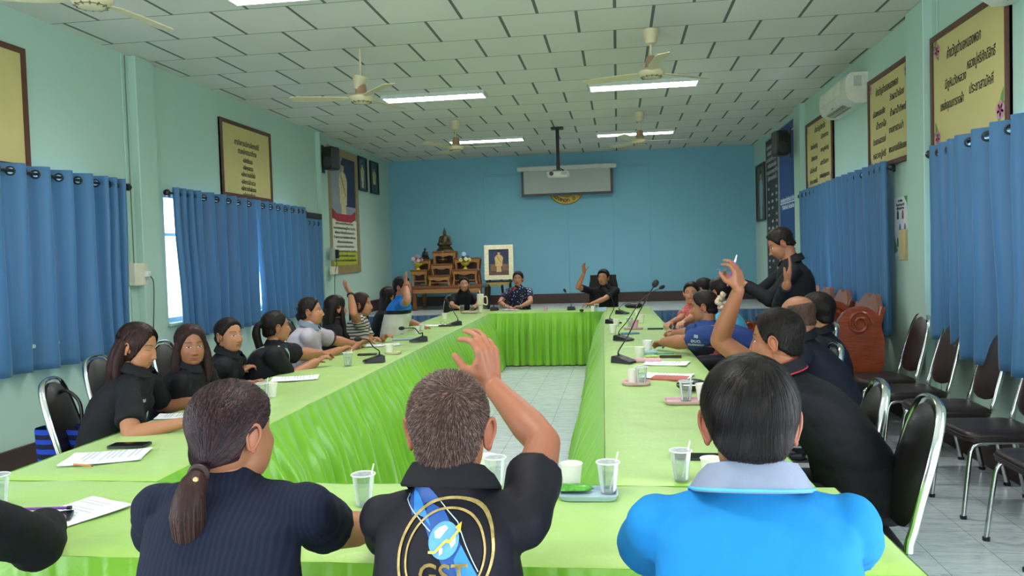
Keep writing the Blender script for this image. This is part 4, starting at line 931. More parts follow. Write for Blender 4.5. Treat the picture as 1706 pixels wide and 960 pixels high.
# portrait on a black easel
t = thing('framed_portrait', 'cream framed portrait of a figure in white and gold, standing on a black easel', 'picture', (ony(832, 466, 13.3).x, 13.3, ony(832, 466, 13.3).z))
a, b = ony(808, 409, 13.3), ony(856, 409, 13.3); w = b.x-a.x; h = a.z-t.location.z; o = Vector((-w/2, 0, 0)); BWt = Matrix.Rotation(R(-4), 3, 'X') @ BW
f = MB(); fw = .075
for (p, q, d, e) in ((0, 0, w, fw), (0, h-fw, w, h), (0, fw, fw, h-fw), (w-fw, fw, w, h-fw)): f.prism([(p, q), (d, q), (d, e), (p, e)], .04, BWt, o)
f.build('frame', M('cream_frame', 'ddd8b4', .5, var=.15, vs=30), t, 0)
def sl(poly, z, dz, mt, nm): m = MB(); m.prism(poly, dz, BWt, o+BWt @ Vector((0, 0, z))); m.build(nm, mt, t, 0)
sl([(fw, fw), (w-fw, fw), (w-fw, h-fw), (fw, h-fw)], 0, .02, M('printed_navy_backdrop', '262a4e', .5, var=.2, vs=8), 'print')
sl([(fw, fw), (w-fw, fw), (w-fw, h*.30), (fw, h*.30)], .02, .0012, M('printed_brown_carpet', '5a3c30', .5, var=.3, vs=30), 'printed_carpet')
for u in (.2, .62): sl([(w*u, h*.25), (w*(u+.2), h*.25), (w*(u+.2), h*.45), (w*u, h*.45)], .0205, .0016, M('printed_table', '7a5a3c', .5, var=.3, vs=30), 'printed_table')
figure(t, BWt, o + BWt @ Vector((w*.5, h*.22, .0215)), .255, (PIC_SKIN, M('printed_gold_coat', 'c2a46c', .5, var=.3, vs=60), M('printed_gold_coat', 'c2a46c', .5), PIC_HAIR, PIC_GOLD))
fx, fz = t.location.x, t.location.z
t = thing('easel', 'black easel stand holding the cream framed portrait on the stage', 'easel', (fx, 13.35, SH)); hz = fz-SH
m = MB(); m.box((0, -.06, hz-.03), (w*.9, .10, .03)); m.build('ledge', MAT_BLACK, t, 0)
m = MB(); m.prism([(-w*.38, 0), (-w*.3, -.07), (-w*.1, -.04), (0, -.085), (w*.1, -.04), (w*.3, -.07), (w*.38, 0)], .02, BW, (0, -.09, hz-.045)); m.build('gilt_carving', M('gilt_wood', 'a08a48', .45, .3), t, 0)
for x0_, x1_, y1_ in ((-.20, -.16, -.04), (.20, .16, -.04), (0, 0, .42)):
    m = MB(); m.tube([(x0_*1.0, y1_ if y1_ > 0 else -.06, 0), (x1_, 0.05, hz+.30)], .022, 8); m.build('leg', MAT_BLACK, t)
# office chair of the person with the raised hand, and the two chairs beside it
t = thing('office_chair', 'high backed black office chair behind the person with raised hand at the far table', 'chair', (-.23, 12.0-.02, 0))
a, b = ony(972, 459, 12.05), ony(1020, 459, 12.05); w = b.x-a.x
P = [[((w/2*(2*k/8-1))*(1-.10*(z > 1.1)), .02+.03*(1-(2*k/8-1)**2), z) for k in range(9)] for z in (.55, .7, .9, 1.05, a.z-.06, a.z-.015, a.z)]
m = MB(); m.grid(P); m.grid([[(x, y+.07, z) for x, y, z in r_] for r_ in P])
fr = [P[i][0] for i in range(7)]+P[6][1:-1]+[P[i][8] for i in range(6, -1, -1)]+P[0][7:0:-1]; k = len(fr); m.add(fr+[(x, y+.07, z) for x, y, z in fr], [(i, (i+1) % k, k+(i+1) % k, k+i) for i in range(k)]); m.build('backrest', M('black_leather', '1b1a1c', .45), t, 50)
m = MB(); m.box((0, -.20, .47), (.50, .46, .09), bev=.035); m.build('seat', M('black_leather', '1b1a1c', .45), t, 50)
for s in (-1, 1): m = MB(); m.tube(smoothpath([(s*.27, -.02, .50), (s*.29, -.06, .66), (s*.29, -.30, .68), (s*.27, -.34, .52)], 6), .018, 8); m.build('armrest', MAT_BLACK, t)
m = MB(); m.tube([(0, -.18, .09), (0, -.18, .43)], .028, 10); m.build('gas_column', MAT_CHROME, t)
for k_ in range(5):
    w_ = 2*PI*k_/5+.3; m = MB(); m.tube([(0, -.18, .10), (math.cos(w_)*.27, -.18+math.sin(w_)*.27, .065)], [.022, .014], 8); l = m.build('leg', MAT_BLACK, t); m = MB(); m.ell((math.cos(w_)*.27, -.18+math.sin(w_)*.27, .028), (.028, .028, .028), 10, 8); m.build('castor', MAT_BLACK, l)
# ================================================================== PEOPLE
def vv(a): return Vector(a)
def skin_mat():
    t = NT('skin'); a = t.n('ShaderNodeAttribute', _attribute_name='Col'); n = t.noise(t.coord(), 45, 4)
    col = t.mix(t.math('MULTIPLY', n, .22), a.outputs['Color'], lin('7a3f2a')); t.l(col, t.b.inputs['Base Color'])
    set_(t.b, .48, spec=.4); t.b.inputs['Subsurface Weight'].default_value = .06; t.b.inputs['Subsurface Radius'].default_value = (.02, .008, .004)
    t.bump(t.noise(t.coord(), 220, 3), .10, .002); return t.m
SKIN = skin_mat()
def hair_mat(name, c, c2, rough=.5):
    t = NT(name); n = t.noise(t.coord('Object', (160, 160, 14)), 1, 4); t.l(t.mix(n, lin(c), lin(c2)), t.b.inputs['Base Color']); set_(t.b, rough, spec=.18); t.bump(n, .5, .003); return t.m
HAIR = hair_mat('black_hair', '100c0c', '1f1715'); HAIRB = hair_mat('dark_brown_hair', '1c100f', '3a2220')
def strand_mat():
    t = NT('hair_strands'); a = t.n('ShaderNodeAttribute', _attribute_name='Col'); t.l(a.outputs['Color'], t.b.inputs['Base Color']); set_(t.b, .45, spec=.20); return t.m
STRAND = strand_mat()
def cloth_mat(name, c, var=.06, rough=.75, bump=.25, bs=500, c2=None):
    if name in _cache: return _cache[name]
    t = NT(name); v = t.coord(); n = t.noise(v, 6, 4); a = lin(c); b = lin(c2) if c2 else tuple(min(1, x*(1+var*3)) for x in a[:3])+(1,)
    t.l(t.mix(n, a, b), t.b.inputs['Base Color']); set_(t.b, rough, spec=.18); t.bump(t.noise(v, bs, 2), bump, .002); _cache[name] = t.m; return t.m
def stripes_mat(name, c1, c2, per, axis=2, duty=.5, rough=.75):
    t = NT(name); s = t.n('ShaderNodeSeparateXYZ'); t.l(t.coord(), s.inputs[0])
    z = t.math('ADD', s.outputs[axis], t.math('MULTIPLY', t.noise(t.coord(), 5, 2), .03)); f = t.math('FRACT', t.math('DIVIDE', z, per))
    t.l(t.mix(t.math('LESS_THAN', f, duty), lin(c2), lin(c1)), t.b.inputs['Base Color']); set_(t.b, rough, spec=.25); return t.m
def bands_mat(name, stops):
    """flat bands by height (local z)"""
    t = NT(name); s = t.n('ShaderNodeSeparateXYZ'); t.l(t.coord(), s.inputs[0]); r_ = t.ramp(s.outputs[2], [(z, lin(c)) for z, c in stops]); r_.node.color_ramp.interpolation = 'CONSTANT'
    t.l(r_, t.b.inputs['Base Color']); set_(t.b, .7, spec=.25); t.bump(t.noise(t.coord(), 500, 2), .2, .002); return t.m
def dots_mat(name, c, c2, sc=34, c3=None):
    t = NT(name); v = t.n('ShaderNodeTexVoronoi', Scale=sc); t.l(t.coord(), v.inputs['Vector']); m = t.math('LESS_THAN', v.outputs['Distance'], .26)
    cc = t.mix(t.math('GREATER_THAN', t.noise(t.coord(), 19), .52), lin(c2), lin(c3 or c2)); t.l(t.mix(m, lin(c), cc), t.b.inputs['Base Color']); set_(t.b, .7, spec=.25); return t.m

def cubesphere(n):
    lin_ = np.tan(np.linspace(-1, 1, n+1)*PI/4); key = {}; V = []; F = []
    def vid(p):
        k = tuple(np.round(p, 5)); 
        if k not in key: key[k] = len(V); V.append(p)
        return key[k]
    for ax in range(3):
        for s in (-1, 1):
            ids = [[None]*(n+1) for _ in range(n+1)]
            for i in range(n+1):
                for j in range(n+1):
                    p = [0, 0, 0]; p[ax] = s; p[(ax+1) % 3] = lin_[i]; p[(ax+2) % 3] = lin_[j]; ids[i][j] = vid(p)
            for i in range(n):
                for j in range(n):
                    f = (ids[i][j], ids[i+1][j], ids[i+1][j+1], ids[i][j+1]); F.append(f if s > 0 else f[::-1])
    V = np.array(V, float); V /= np.linalg.norm(V, axis=1)[:, None]; return V, F
_cs = {}
def CS(n):
    if n not in _cs: _cs[n] = cubesphere(n)
    return _cs[n]
def head_r(D, g=1.0):
    """distance from the head's centre to its surface in the directions D (face +y); g widens the face"""
    E = [((0, -.018, .030), (.075, .094, .082)), ((0, .028, -.028), (.060*g, .062, .086)), ((0, .020, -.066), (.053*g, .056, .046)), ((0, -.035, -.035), (.060, .066, .060))]
    ex = 0; k = .0055
    for c, a in E:
        c = np.array(c); a = np.array(a); d = D/a; o = -c/a; A_ = (d*d).sum(1); B_ = (d*o).sum(1); C_ = (o*o).sum()-1; q = B_*B_-A_*C_
        t = np.where(q > 0, (-B_+np.sqrt(np.maximum(q, 0)))/A_, 0); ex = ex+np.exp(np.maximum(t, 0)/k)
    return k*np.log(ex)-.001
def gs(x, s): return np.exp(-(x/s)**2)
def head_mesh(n, g=1.0, smile=0, eye=1.0, male=True, skin=(200, 150, 115), brow=(30, 22, 20), lip=(160, 90, 80), old=0):
    D, F = CS(n); P = D*head_r(D, g)[:, None]; x, y, z = P[:, 0].copy(), P[:, 1].copy(), P[:, 2].copy(); fr = np.clip(y*40, 0, 1); ax = np.abs(x)
    dy = np.zeros(len(P))
    hn = np.interp(z, [-.052, -.044, -.034, -.024, .006, .024], [0, .010, .0165, .013, .003, 0]); wn = np.interp(z, [-.044, -.03, .01], [.0145, .012, .009]); dy += hn*np.exp(-(ax/wn)**2)
    dy += .0065*gs(ax-.0125, .006)*gs(z+.037, .0065)                                   # nostril wings
    dy -= .0075*gs(ax-.029, .017)*gs(z-.006, .011); dy += .0045*gs(ax-.031, .010)*gs(z-.003, .0065)   # sockets, eyelids
    dy += (.0035 if male else .002)*gs(z-.026, .008)*gs(ax-.022, .024)
    dy += .0045*gs(ax-.040, .016)*gs(z+.024, .016)*(1+smile)
    dy += .0055*gs(ax, .017)*gs(z+.0585, .0045)+.0060*gs(ax, .015)*gs(z+.0690, .0048)-.0030*gs(ax, .022)*gs(z+.0635, .0020)
    dy -= .003*gs(ax, .02)*gs(z+.079, .005); dy += .006*gs(ax, .017)*gs(z+.098, .012); dy -= old*.0025*gs(ax-.030-(-.03-z)*.4, .004)*gs(z+.048, .016)
    P[:, 1] += dy*fr
    C = np.tile(np.array(lin(skin)[:3]), (len(P), 1)); Cb, Cl = np.array(lin(brow)[:3]), np.array(lin(lip)[:3])
    def put(m, c): 
        m = np.clip(m, 0, 1)[:, None]*fr[:, None]; C[:] = C*(1-m)+np.array(c)*m
    put(.30*gs(ax-.04, .018)*gs(z+.028, .016), lin((205, 120, 100))[:3])
    put((((x/.0235)**2+((z+.0635-smile*.004*(ax/.02)**2*1.5)/.0088)**2) < 1)*.75, Cl); put(((np.abs(z+.0635-smile*.006*(ax/.02)**2) < .0015) & (ax < .021+.004*smile))*.9, np.array(Cl)*.25)
    if smile > .6: put(((np.abs(z+.0650-smile*.006*(ax/.02)**2) < .0026) & (ax < .014))*.95, (.8, .78, .72))
    bz = .0255+.0045*(1-((ax-.030)/.020)**2); put(((np.abs(z-bz) < .0030) & (ax > .012) & (ax < .049))*.75, Cb)
    ez, ew, eh = .003, .0150, .0050*eye; inside = ((ax-.031)/ew)**2+((z-ez)/max(eh, .0012))**2 < 1
    put(inside*1.0, (.62, .58, .54)); put((inside & (((ax-.031)**2+(z-ez)**2) < .0058**2))*1.0, (.015, .010, .008))
    lid = ez+eh*np.sqrt(np.clip(1-((ax-.031)/(ew*1.1))**2, 0, 1)); put(((np.abs(z-lid) < .0016) & (np.abs(ax-.031) < ew*1.1))*.85, (.02, .015, .012))
    put((((ax-.0075)**2+(z+.0405)**2) < .0030**2)*.8, (.06, .02, .015))
    return P, list(F), C
def ear_mb(side, out=.30):
    m = MB(); c = Vector((side*.0775, -.012, -.008)); mm = Matrix.Rotation(side*-out, 3, 'Z') @ Matrix.Rotation(R(-10), 3, 'X')
    m.ell(c + mm @ Vector((side*.004, -.006, 0)), (.0055, .0165, .028), 12, 10, mm)
    pts = [c + mm @ Vector((side*(.008+.003*math.sin(w)), -.007+.0160*math.cos(w)*(1 if math.sin(w) > -.2 else .75), .001+.029*math.sin(w))) for w in [2*PI*k/16 for k in range(16)]]
    m.tube(pts, .0042, 6, closed=True); m.ell(c + mm @ Vector((side*.004, -.001, -.026)), (.005, .008, .009), 8, 6, mm); m.ell(c+Vector((-side*.006, .006, 0)), (.010, .012, .022), 8, 6)
    return m
# hairlines: (degrees from the nose, lowest z of the hair)
HL = dict(man=[(0, .072), (40, .066), (58, .045), (70, .012), (84, -.012), (92, .012), (104, .020), (118, -.030), (150, -.062), (180, -.066)],
          woman=[(0, .076), (30, .068), (52, .045), (70, .015), (84, -.002), (96, .006), (110, -.01), (125, -.055), (180, -.075)],
          drape=[(0, .078), (25, .066), (45, .030), (58, -.005), (70, -.04), (90, -.07), (180, -.09)],
          bald=[(0, .25), (70, .25), (80, .03), (100, .03), (110, -.01), (140, -.055), (180, -.062)])
def hair_mask(P, kind):
    """>0 inside the hair region, in metres above the hairline"""
    a = np.degrees(np.arctan2(np.abs(P[:, 0]), P[:, 1])); h = HL[kind]; lo = np.interp(a, [q[0] for q in h], [q[1] for q in h]); m = P[:, 2]-lo
    if kind == 'bald': m = np.minimum(m, (.066-P[:, 2])*1.0)
    if kind == 'man' or kind == 'woman': pass
    return m
def hair_T(D, kind, T, top=1.3, g=1.0):
    r_ = head_r(D, g); P = D*r_[:, None]; m = hair_mask(P, kind); s = np.clip(m/.016, 0, 1); s = s*s*(3-2*s)
    t = T*(1+(top-1)*np.clip(P[:, 2]/.09, 0, 1))
    return r_ + np.where(m > 0, .0012+t*s, -.006*np.clip(-m/.008, 0, 1)), m
def build_np(name, V, F, mat, parent, base, col=None, smooth=179):
    me = bpy.data.meshes.new(name); me.from_pydata((np.asarray(V)-np.array(base)).tolist(), [], F)
    if col is not None:
        a = me.color_attributes.new('Col', 'FLOAT_COLOR', 'POINT'); c = np.ones((len(V), 4)); c[:, :3] = col; a.data.foreach_set('color', c.ravel())
    me.update(); o = bpy.data.objects.new(name, me); COL.objects.link(o); me.materials.append(mat); o.parent = parent
    if smooth: sm(me, smooth)
    return o
def hand(mb, W, d, n, side, pose='relax', s=1.0):
    """side +1 right, -1 left; d: towards the finger tips, n: the way the palm faces"""
    W = vv(W); d = vv(d).normalized(); n = vv(n); n = (n-d*n.dot(d)).normalized(); l = d.cross(n)*side
    curls = dict(up=[(6, 8, 6), (3, 6, 5), (5, 9, 6), (10, 14, 8)], relax=[(22, 28, 16), (26, 32, 18), (30, 36, 20), (34, 40, 22)], flat=[(6, 12, 8)]*4, curl=[(48, 62, 36), (52, 66, 38), (56, 68, 40), (60, 70, 40)],
                 cup=[(30, 40, 22), (24, 34, 20), (20, 30, 18), (26, 34, 20)], pinch=[(40, 55, 30), (62, 70, 40), (70, 76, 40), (74, 78, 40)])[pose]
    spread = dict(up=(8, 2, -4, -12), flat=(7, 2, -4, -10), cup=(6, 1, -4, -8)).get(pose, (3, 1, -1, -4))
    off = (.030, .0105, -.0095, -.0285)
    for k, o in enumerate(off): mb.cap(W+d*.006*s+l*o*.62*s, W+d*(.084-.004*abs(k-1))*s+l*o*s, .0155*s, .0118*s, 8)
    mb.cap(W+d*.022*s+l*.026*s+n*.006*s, W+d*.052*s+l*.034*s+n*.005*s, .0150*s, .0130*s, 8); mb.ell(W+d*.05*s, (.030*s, .030*s, .013*s), 10, 8, Matrix((l, d, n)).transposed())
    for k, o in enumerate(off):
        p = W+d*(.082-.004*abs(k-1))*s+l*o*s; dd = (d*math.cos(R(spread[k]))+l*math.sin(R(spread[k]))).normalized(); L = (.070, .079, .073, .057)[k]*s; a = 0
        r_ = (.0092, .0094, .0090, .0078)[k]*s
        for q, (f, c) in enumerate(zip((.46, .30, .24), curls[k])):
            a += c; e = p + (dd*math.cos(R(a))+n*math.sin(R(a)))*L*f; mb.cap(p, e, r_*(1-.07*q), r_*(1-.07*(q+1)), 8); p = e
    if pose in ('up', 'flat'): t0 = (l*.80+d*.55+n*.25).normalized(); t1 = (l*.55+d*.80+n*.25).normalized()
    elif pose == 'cup': t0 = (l*.55+d*.45+n*.70).normalized(); t1 = (l*.15+d*.85+n*.55).normalized()
    else: t0 = (l*.55+d*.55+n*.6).normalized(); t1 = (d*.75+n*.62-l*.1).normalized()
    p = W+d*.026*s+l*.028*s+n*.004*s; e = p+t0*.040*s; mb.cap(p, e, .0150*s, .0112*s, 8); e2 = e+t1*.020*s; mb.cap(e, e2, .0108*s, .0100*s, 8); mb.cap(e2, e2+t1*.020*s, .0100*s, .0088*s, 8)
def ik(S, W, l1, l2, pole):
    S, W, pole = vv(S), vv(W), vv(pole); v = W-S; L = min(v.length, (l1+l2)*.995); v = v.normalized(); W = S+v*L
    a = (l1*l1-l2*l2+L*L)/(2*L); h = math.sqrt(max(0, l1*l1-a*a)); p = (pole-v*pole.dot(v)).normalized(); return S+v*a+p*h, W
def strands(name, paths, width, parent, base, cols, centre):
    """paths (N, K, 3); width (N, K); flat ribbons facing away from centre; cols (N, 3)"""
    N, K, _ = paths.shape; t = np.gradient(paths, axis=1); nrm = paths-np.array(centre); s = np.cross(t, nrm); s /= np.maximum(np.linalg.norm(s, axis=2, keepdims=True), 1e-9); s = s*width[:, :, None]/2
    V = np.stack([paths-s, paths+s], 2).reshape(-1, 3); F = []
    for i in range(N):
        b = i*K*2
        for j in range(K-1): q = b+j*2; F.append((q, q+1, q+3, q+2))
    return build_np(name, V, F, STRAND, parent, base, np.repeat(cols, K*2, axis=0), 0)
def person(label, hc, hyaw, byaw, hp=0, hroll=0, lean=.14, sw=.185, bulk=1.0, male=True, skin=(196, 146, 112), hair=None, shirt=None, arms=(), vox=.007, hn=44, svox=.010, scale=1.0, stand=False,
           smile=0, eye=1.0, g=1.0, old=0, trouser='24242c', ear_out=.30, drop=-.018, fold=.007, torso_out=None, back=.0, pelvis=None, lip=(165, 92, 84), hump=0):
    hc = vv(hc); s = scale; skin = tuple(v*k for v, k in zip(skin, (.90, .86, .84))); fb = Vector((-math.sin(R(byaw)), math.cos(R(byaw)), 0)); sb = Vector((fb.y, -fb.x, 0))      # sb: the person's right
    HM = Matrix.Rotation(R(hyaw), 3, 'Z') @ Matrix.Rotation(R(-hp), 3, 'X') @ Matrix.Rotation(R(hroll), 3, 'Y'); hf = HM @ Vector((0, 1, 0))
    nb = hc - Vector((hf.x, hf.y, 0))*.030*s - Vector((0, 0, (.142+drop)*s)) - fb*back
    pel = (hc - fb*lean) if pelvis is None else vv(pelvis)
    pel = Vector((pel.x, pel.y, .93 if stand else .53)); base = Vector((pel.x, pel.y, 0)); t = thing('person', label, 'person', base)
    sc = nb - Vector((0, 0, .074*s)); S = {1: sc+sb*sw, -1: sc-sb*sw}
    for k in (1, -1): S[k] = S[k] + fb*.015
    # torso loft
    def torso(mb, add, lo=0):
        T = [(0, .175, .130), (.14, .172, .132), (.35, .158, .122), (.58, .168, .122), (.76, sw*.98, .120), (.88, sw*.95, .104), (.955, sw*.62, .078), (1.0, .062, .058)]
        mid = pel.lerp(nb, .5) - fb*(.035+.28*max(0, lean-.1)) + Vector((0, 0, .12*max(0, lean-.15)+hump)); rows = []
        for u, w, d in T:
            if u < lo: continue
            p = pel*(1-u)**2 + mid*2*u*(1-u) + nb*u*u; z0 = -.05*(1-u) if not stand else -.02*(1-u)
            w = (w*bulk if u < .75 else w*(.5+.5*bulk))+add; d = d*bulk+add; q = []
            for k in range(24):
                a = 2*PI*k/24; ca, sa = math.cos(a), math.sin(a); e = .85
                q.append(tuple(p + sb*(math.copysign(abs(ca)**e, ca)*w) + fb*(math.copysign(abs(sa)**e, sa)*d) + Vector((0, 0, z0))))
            rows.append(q)
        k = len(rows); b = len(mb.v); mb.grid(rows, True); mb.add(rows[0], [tuple(range(24))]); mb.add(rows[-1], [tuple(range(23, -1, -1))])
    la, lf = .285*s, .245*s; A_ = {}
    for a in arms:
        k = a['s']; E, W = ik(S[k], a['w'], la, lf, a.get('pole', (0, 0, -1)))
        if a.get('e') is not None: E = S[k] + (vv(a['e'])-S[k]).normalized()*min(la*1.12, (vv(a['e'])-S[k]).length); W = E + (vv(a['w'])-E).normalized()*min(lf*1.1, (vv(a['w'])-E).length)
        A_[k] = (E, W, a)
    body = MB(); torso(body, -.016, .3)
    body.cap(sc+Vector((0, 0, .02)), hc - HM @ Vector((0, .030, .040)), (.060 if male else .050)*s, (.057 if male else .047)*s, 18)
    for k in (1, -1):
        body.cap(nb-Vector((0, 0, .035)), S[k]-sb*k*.02, .036, .040, 10)
        if k not in A_: continue
        E, W, a = A_[k]; am = a.get('m', 1)*(.5+.5*bulk); body.cap(S[k], S[k].lerp(E, .55), .045*am, .045*am, 14); body.cap(S[k].lerp(E, .5), E, .046*am, .037*am, 14)
        q = E.lerp(W, .28); body.cap(E, q, .037*am, .040*am, 14); body.cap(q, E.lerp(W, .75), .040*am, .029*am, 14); body.cap(E.lerp(W, .75), W, .029*am, .0245*am, 14)
        fd = a.get('d'); fd = vv(fd) if fd is not None else (W-E).normalized(); hand(body, W, fd, a.get('n', (0, 0, -1)), k, a.get('hand', 'relax'), s*a.get('hs', 1.0))
    V, F = fuse(body, vox, 3, .45); sk = np.tile(np.array(lin(skin)[:3]), (len(V), 1))
    HV, HF, HC = head_mesh(hn, g, smile, eye, male, skin, lip=lip, old=old); M3 = np.array(HM)*s; hcn = np.array(hc)
    HV = HV @ M3.T + hcn; Vs = [V, HV]; Cs = [sk, HC]; Fs = list(F)+[tuple(i+len(V) for i in f) for f in HF]; o = len(V)+len(HV)
    for k in (-1, 1):
        e = ear_mb(k, ear_out); ev = np.array(e.v) @ M3.T + hcn; Fs += [tuple(i+o for i in f) for f in e.f]; o += len(ev); Vs.append(ev); c = np.tile(np.array(lin(skin)[:3]), (len(ev), 1)); c[:, 1:] *= .86; Cs.append(c)
    build_np('body', np.vstack(Vs), Fs, SKIN, t, base, np.vstack(Cs))
    # shirt
    sh = MB(); torso(sh, .004); sh.cap(nb-Vector((0, 0, .055)), nb+Vector((0, 0, .002 if shirt.get('collar') else -.012)), .082, .066, 16); slv = shirt.get('sleeve', .72); long_ = slv == 'long'
    if not male:
        for k in (-1, 1): c_ = pel.lerp(nb, .66); sh.ell(c_+fb*(.066*bulk)+sb*k*.068, (.062, .046, .058), 12, 8)
    for k in (1, -1):
        sh.cap(nb-Vector((0, 0, .035)), S[k]-sb*k*.005, .052, .050, 12)
        if k not in A_: continue
        E, W, a = A_[k]; am = a.get('m', 1)*(.5+.5*bulk)
        if long_:
            sh.cap(S[k], E, .053*am, .047*am, 14); sh.tube([E.lerp(W, -.0), E.lerp(W, .4), E.lerp(W, .92)], [.050*am, .047*am, .036*am], 14); sh.ell(E, (.050*am,)*3, 12, 8)
        else:
            sl_ = a.get('slv', slv); sh.cap(S[k], S[k].lerp(E, .3), .053*am, .053*am, 14); sh.tube([S[k].lerp(E, .1), S[k].lerp(E, .5*sl_/.72), S[k].lerp(E, sl_)], [.052*am, .056*am, .058*am+.002], 16)
    V, F = fuse(sh, svox, 9 if svox < .0085 else 4, .5)
    me = bpy.data.meshes.new('shirt'); me.from_pydata(V.tolist(), [], F); me.update(); nn = np.empty(len(V)*3); me.vertices.foreach_get('normal', nn); nn = nn.reshape(-1, 3); bpy.data.meshes.remove(me)
    dz = np.array([fold*noise.fractal(Vector((p[0]*6+sc.x, p[1]*6, p[2]*9)), .8, 2.2, 3) + fold*.5*abs(noise.noise(Vector((p[0]*17, p[1]*17, p[2]*7)))) for p in V]); V = V+nn*dz[:, None]
    so = build_np('shirt', V, F, shirt['mat'], t, base)
    if torso_out is not None: torso_out['shirt'] = so; torso_out['base'] = base
    if shirt.get('collar'):
        cs = shirt.get('cs', 1.0); prof = [(.057, -.022), (.056, .010), (.0585, .026), (.064, .028), (.074, .012), (.086, -.012), (.084, -.017), (.072, .004), (.064, -.010)]; P = []; gap = R(shirt.get('gap', 28))
        for i in range(33):
            a = -PI/2*0 + gap + (2*PI-2*gap)*i/32; dr = sb*math.sin(a)*1.12+fb*math.cos(a); til = -.024*math.cos(a); fl = 1+.25*max(0, math.cos(a))
            P.append([tuple(nb + dr*(r_*cs*(fl if r_ > .07 else 1)) + Vector((0, 0, (z_*cs+til+.012-(.010 if z_ < 0 and math.cos(a) > .3 else 0))))) for r_, z_ in prof])
        m = MB(); P = [[tuple(vv(q)-base) for q in r_] for r_ in P]; m.grid(P, True); m.add(P[0], [tuple(range(len(prof)))]); m.add(P[-1], [tuple(range(len(prof)-1, -1, -1))]); m.build('collar', shirt['collar'], t, 50)
        if shirt.get('trim'):
            m = MB(); m.tube([vv(r_[5]) for r_ in P], .0028, 6); m.tube([vv(r_[2]) for r_ in P], .0028, 6); m.build('collar_trim', shirt['trim'], t, 60)
    if shirt.get('cuff') and not long_:
        for k in A_:
            E, W, a = A_[k]; am = a.get('m', 1)*(.5+.5*bulk); sl_ = a.get('slv', slv); m = MB(); P = S[k].lerp(E, sl_-.06)-base; Q = S[k].lerp(E, sl_+.015)-base; m.tube([P, Q], .0605*am+.002, 18, caps=False); m.build('cuff', shirt['cuff'], t)
    # trousers and shoes
    tr = MB(); 
    if stand:
        for k in (-1, 1): h_ = pel+sb*k*.09; tr.cap(h_, h_+Vector((0, 0, -.43)), .088, .062, 14); tr.cap(h_+Vector((0, 0, -.43)), h_+Vector((0, 0, -.84)), .062, .052, 14)
        tr.ell(pel, (.165, .13, .12), 16, 10)
    else:
        for k in (-1, 1): h_ = pel+sb*k*.10+Vector((0, 0, .0)); kn = h_+fb*.37+sb*k*.02; tr.cap(h_, kn, .085, .062, 14); tr.cap(kn, Vector((kn.x-fb.x*.04, kn.y-fb.y*.04, .12)), .060, .050, 14)
        tr.ell(pel, (.165, .14, .10), 16, 10)
    V, F = fuse(tr, .016, 3); build_np('trousers', V, F, cloth_mat('trousers_'+trouser, trouser), t, base)
    for k in (-1, 1):
        m = MB(); f0 = (pel+sb*k*.09) if stand else (pel+sb*k*.12+fb*.33); f0 = Vector((f0.x, f0.y, 0)); m.cap(f0+Vector((0, 0, .045)), f0+fb*.15+Vector((0, 0, .036)), .045, .036, 12); m.box(f0+fb*.07+Vector((0, 0, .008)), (.08, .26, .016), rz=R(byaw), bev=.006); V = np.array(m.v); build_np('shoe', V, m.f, MAT_BLACK, t, base, smooth=40)
    # hair
    if hair:
        kind = hair.get('line', 'man'); T = hair.get('T', .012); hm = hair.get('mat', HAIR); D, Fh = CS(max(30, int(hn*.8))); rr, mk = hair_T(D, kind, T, hair.get('top', 1.4), g)
        nz = np.array([noise.noise(Vector((d[0]*9, d[1]*9, d[2]*3))) for d in D]); rr = rr + np.where(mk > .006, nz*hair.get('rough', .003), 0)
        P = D*rr[:, None]; mb = MB(); locks = hair.get('locks', [])
        if locks:
            mb.add(P.tolist(), Fh)
            for pts, rs, fl in locks: mb.tube(smoothpath(pts, 4), list(np.interp(np.linspace(0, 1, 4*(len(pts)-1)+1), np.linspace(0, 1, len(rs)), rs)), 14, True, fl, up=(0, 1, 0))
            LV, LF = fuse(mb, hair.get('vox', .006), 3, .5)
            # fine combed ridges
            me = bpy.data.meshes.new('h'); me.from_pydata(LV.tolist(), [], LF); me.update(); nn = np.empty(len(LV)*3); me.vertices.foreach_get('normal', nn); nn = nn.reshape(-1, 3); bpy.data.meshes.remove(me)
            LV = LV + nn*np.array([.0022*noise.noise(Vector((p[0]*90, p[1]*90, p[2]*8))) for p in LV])[:, None]
            build_np('hair', LV @ M3.T + hcn, LF, hm, t, base)
        else: build_np('hair', P @ M3.T + hcn, Fh, hm, t, base)
        if hair.get('strands'):
            N, c1, c2, w, mode = hair['strands']; rg = np.random.default_rng(11); d0 = rg.normal(size=(N*2, 3)); d0 /= np.linalg.norm(d0, axis=1)[:, None]
            _, m0 = hair_T(d0, kind, T, hair.get('top', 1.4), g); d0 = d0[m0 > .002][:N]; N = len(d0); K = 7
            if mode == 'tie': tgt = np.array(hair['tie']); tgt = tgt/np.linalg.norm(tgt); span = np.linspace(0, 1, K)[None, :, None]*np.ones((N, 1, 1))
            else: tgt = -np.array(hair.get('crown', (.1, -.55, .83))); tgt /= np.linalg.norm(tgt); ang0 = np.arccos(np.clip(d0 @ tgt, -1, 1)); span = (np.linspace(0, 1, K)[None, :]*np.minimum(1, (hair.get('len', .5)*rg.uniform(.6, 1.2, N)/np.maximum(ang0, .05)))[:, None])[:, :, None]
            om = np.arccos(np.clip(d0 @ tgt, -.999, .999))[:, None, None]; Q = (np.sin((1-span)*om)*d0[:, None, :]+np.sin(span*om)*tgt[None, None, :])/np.sin(om)
            if mode != 'tie': Q = Q+rg.normal(size=(N, 1, 3))*hair.get('jit', .03)*span
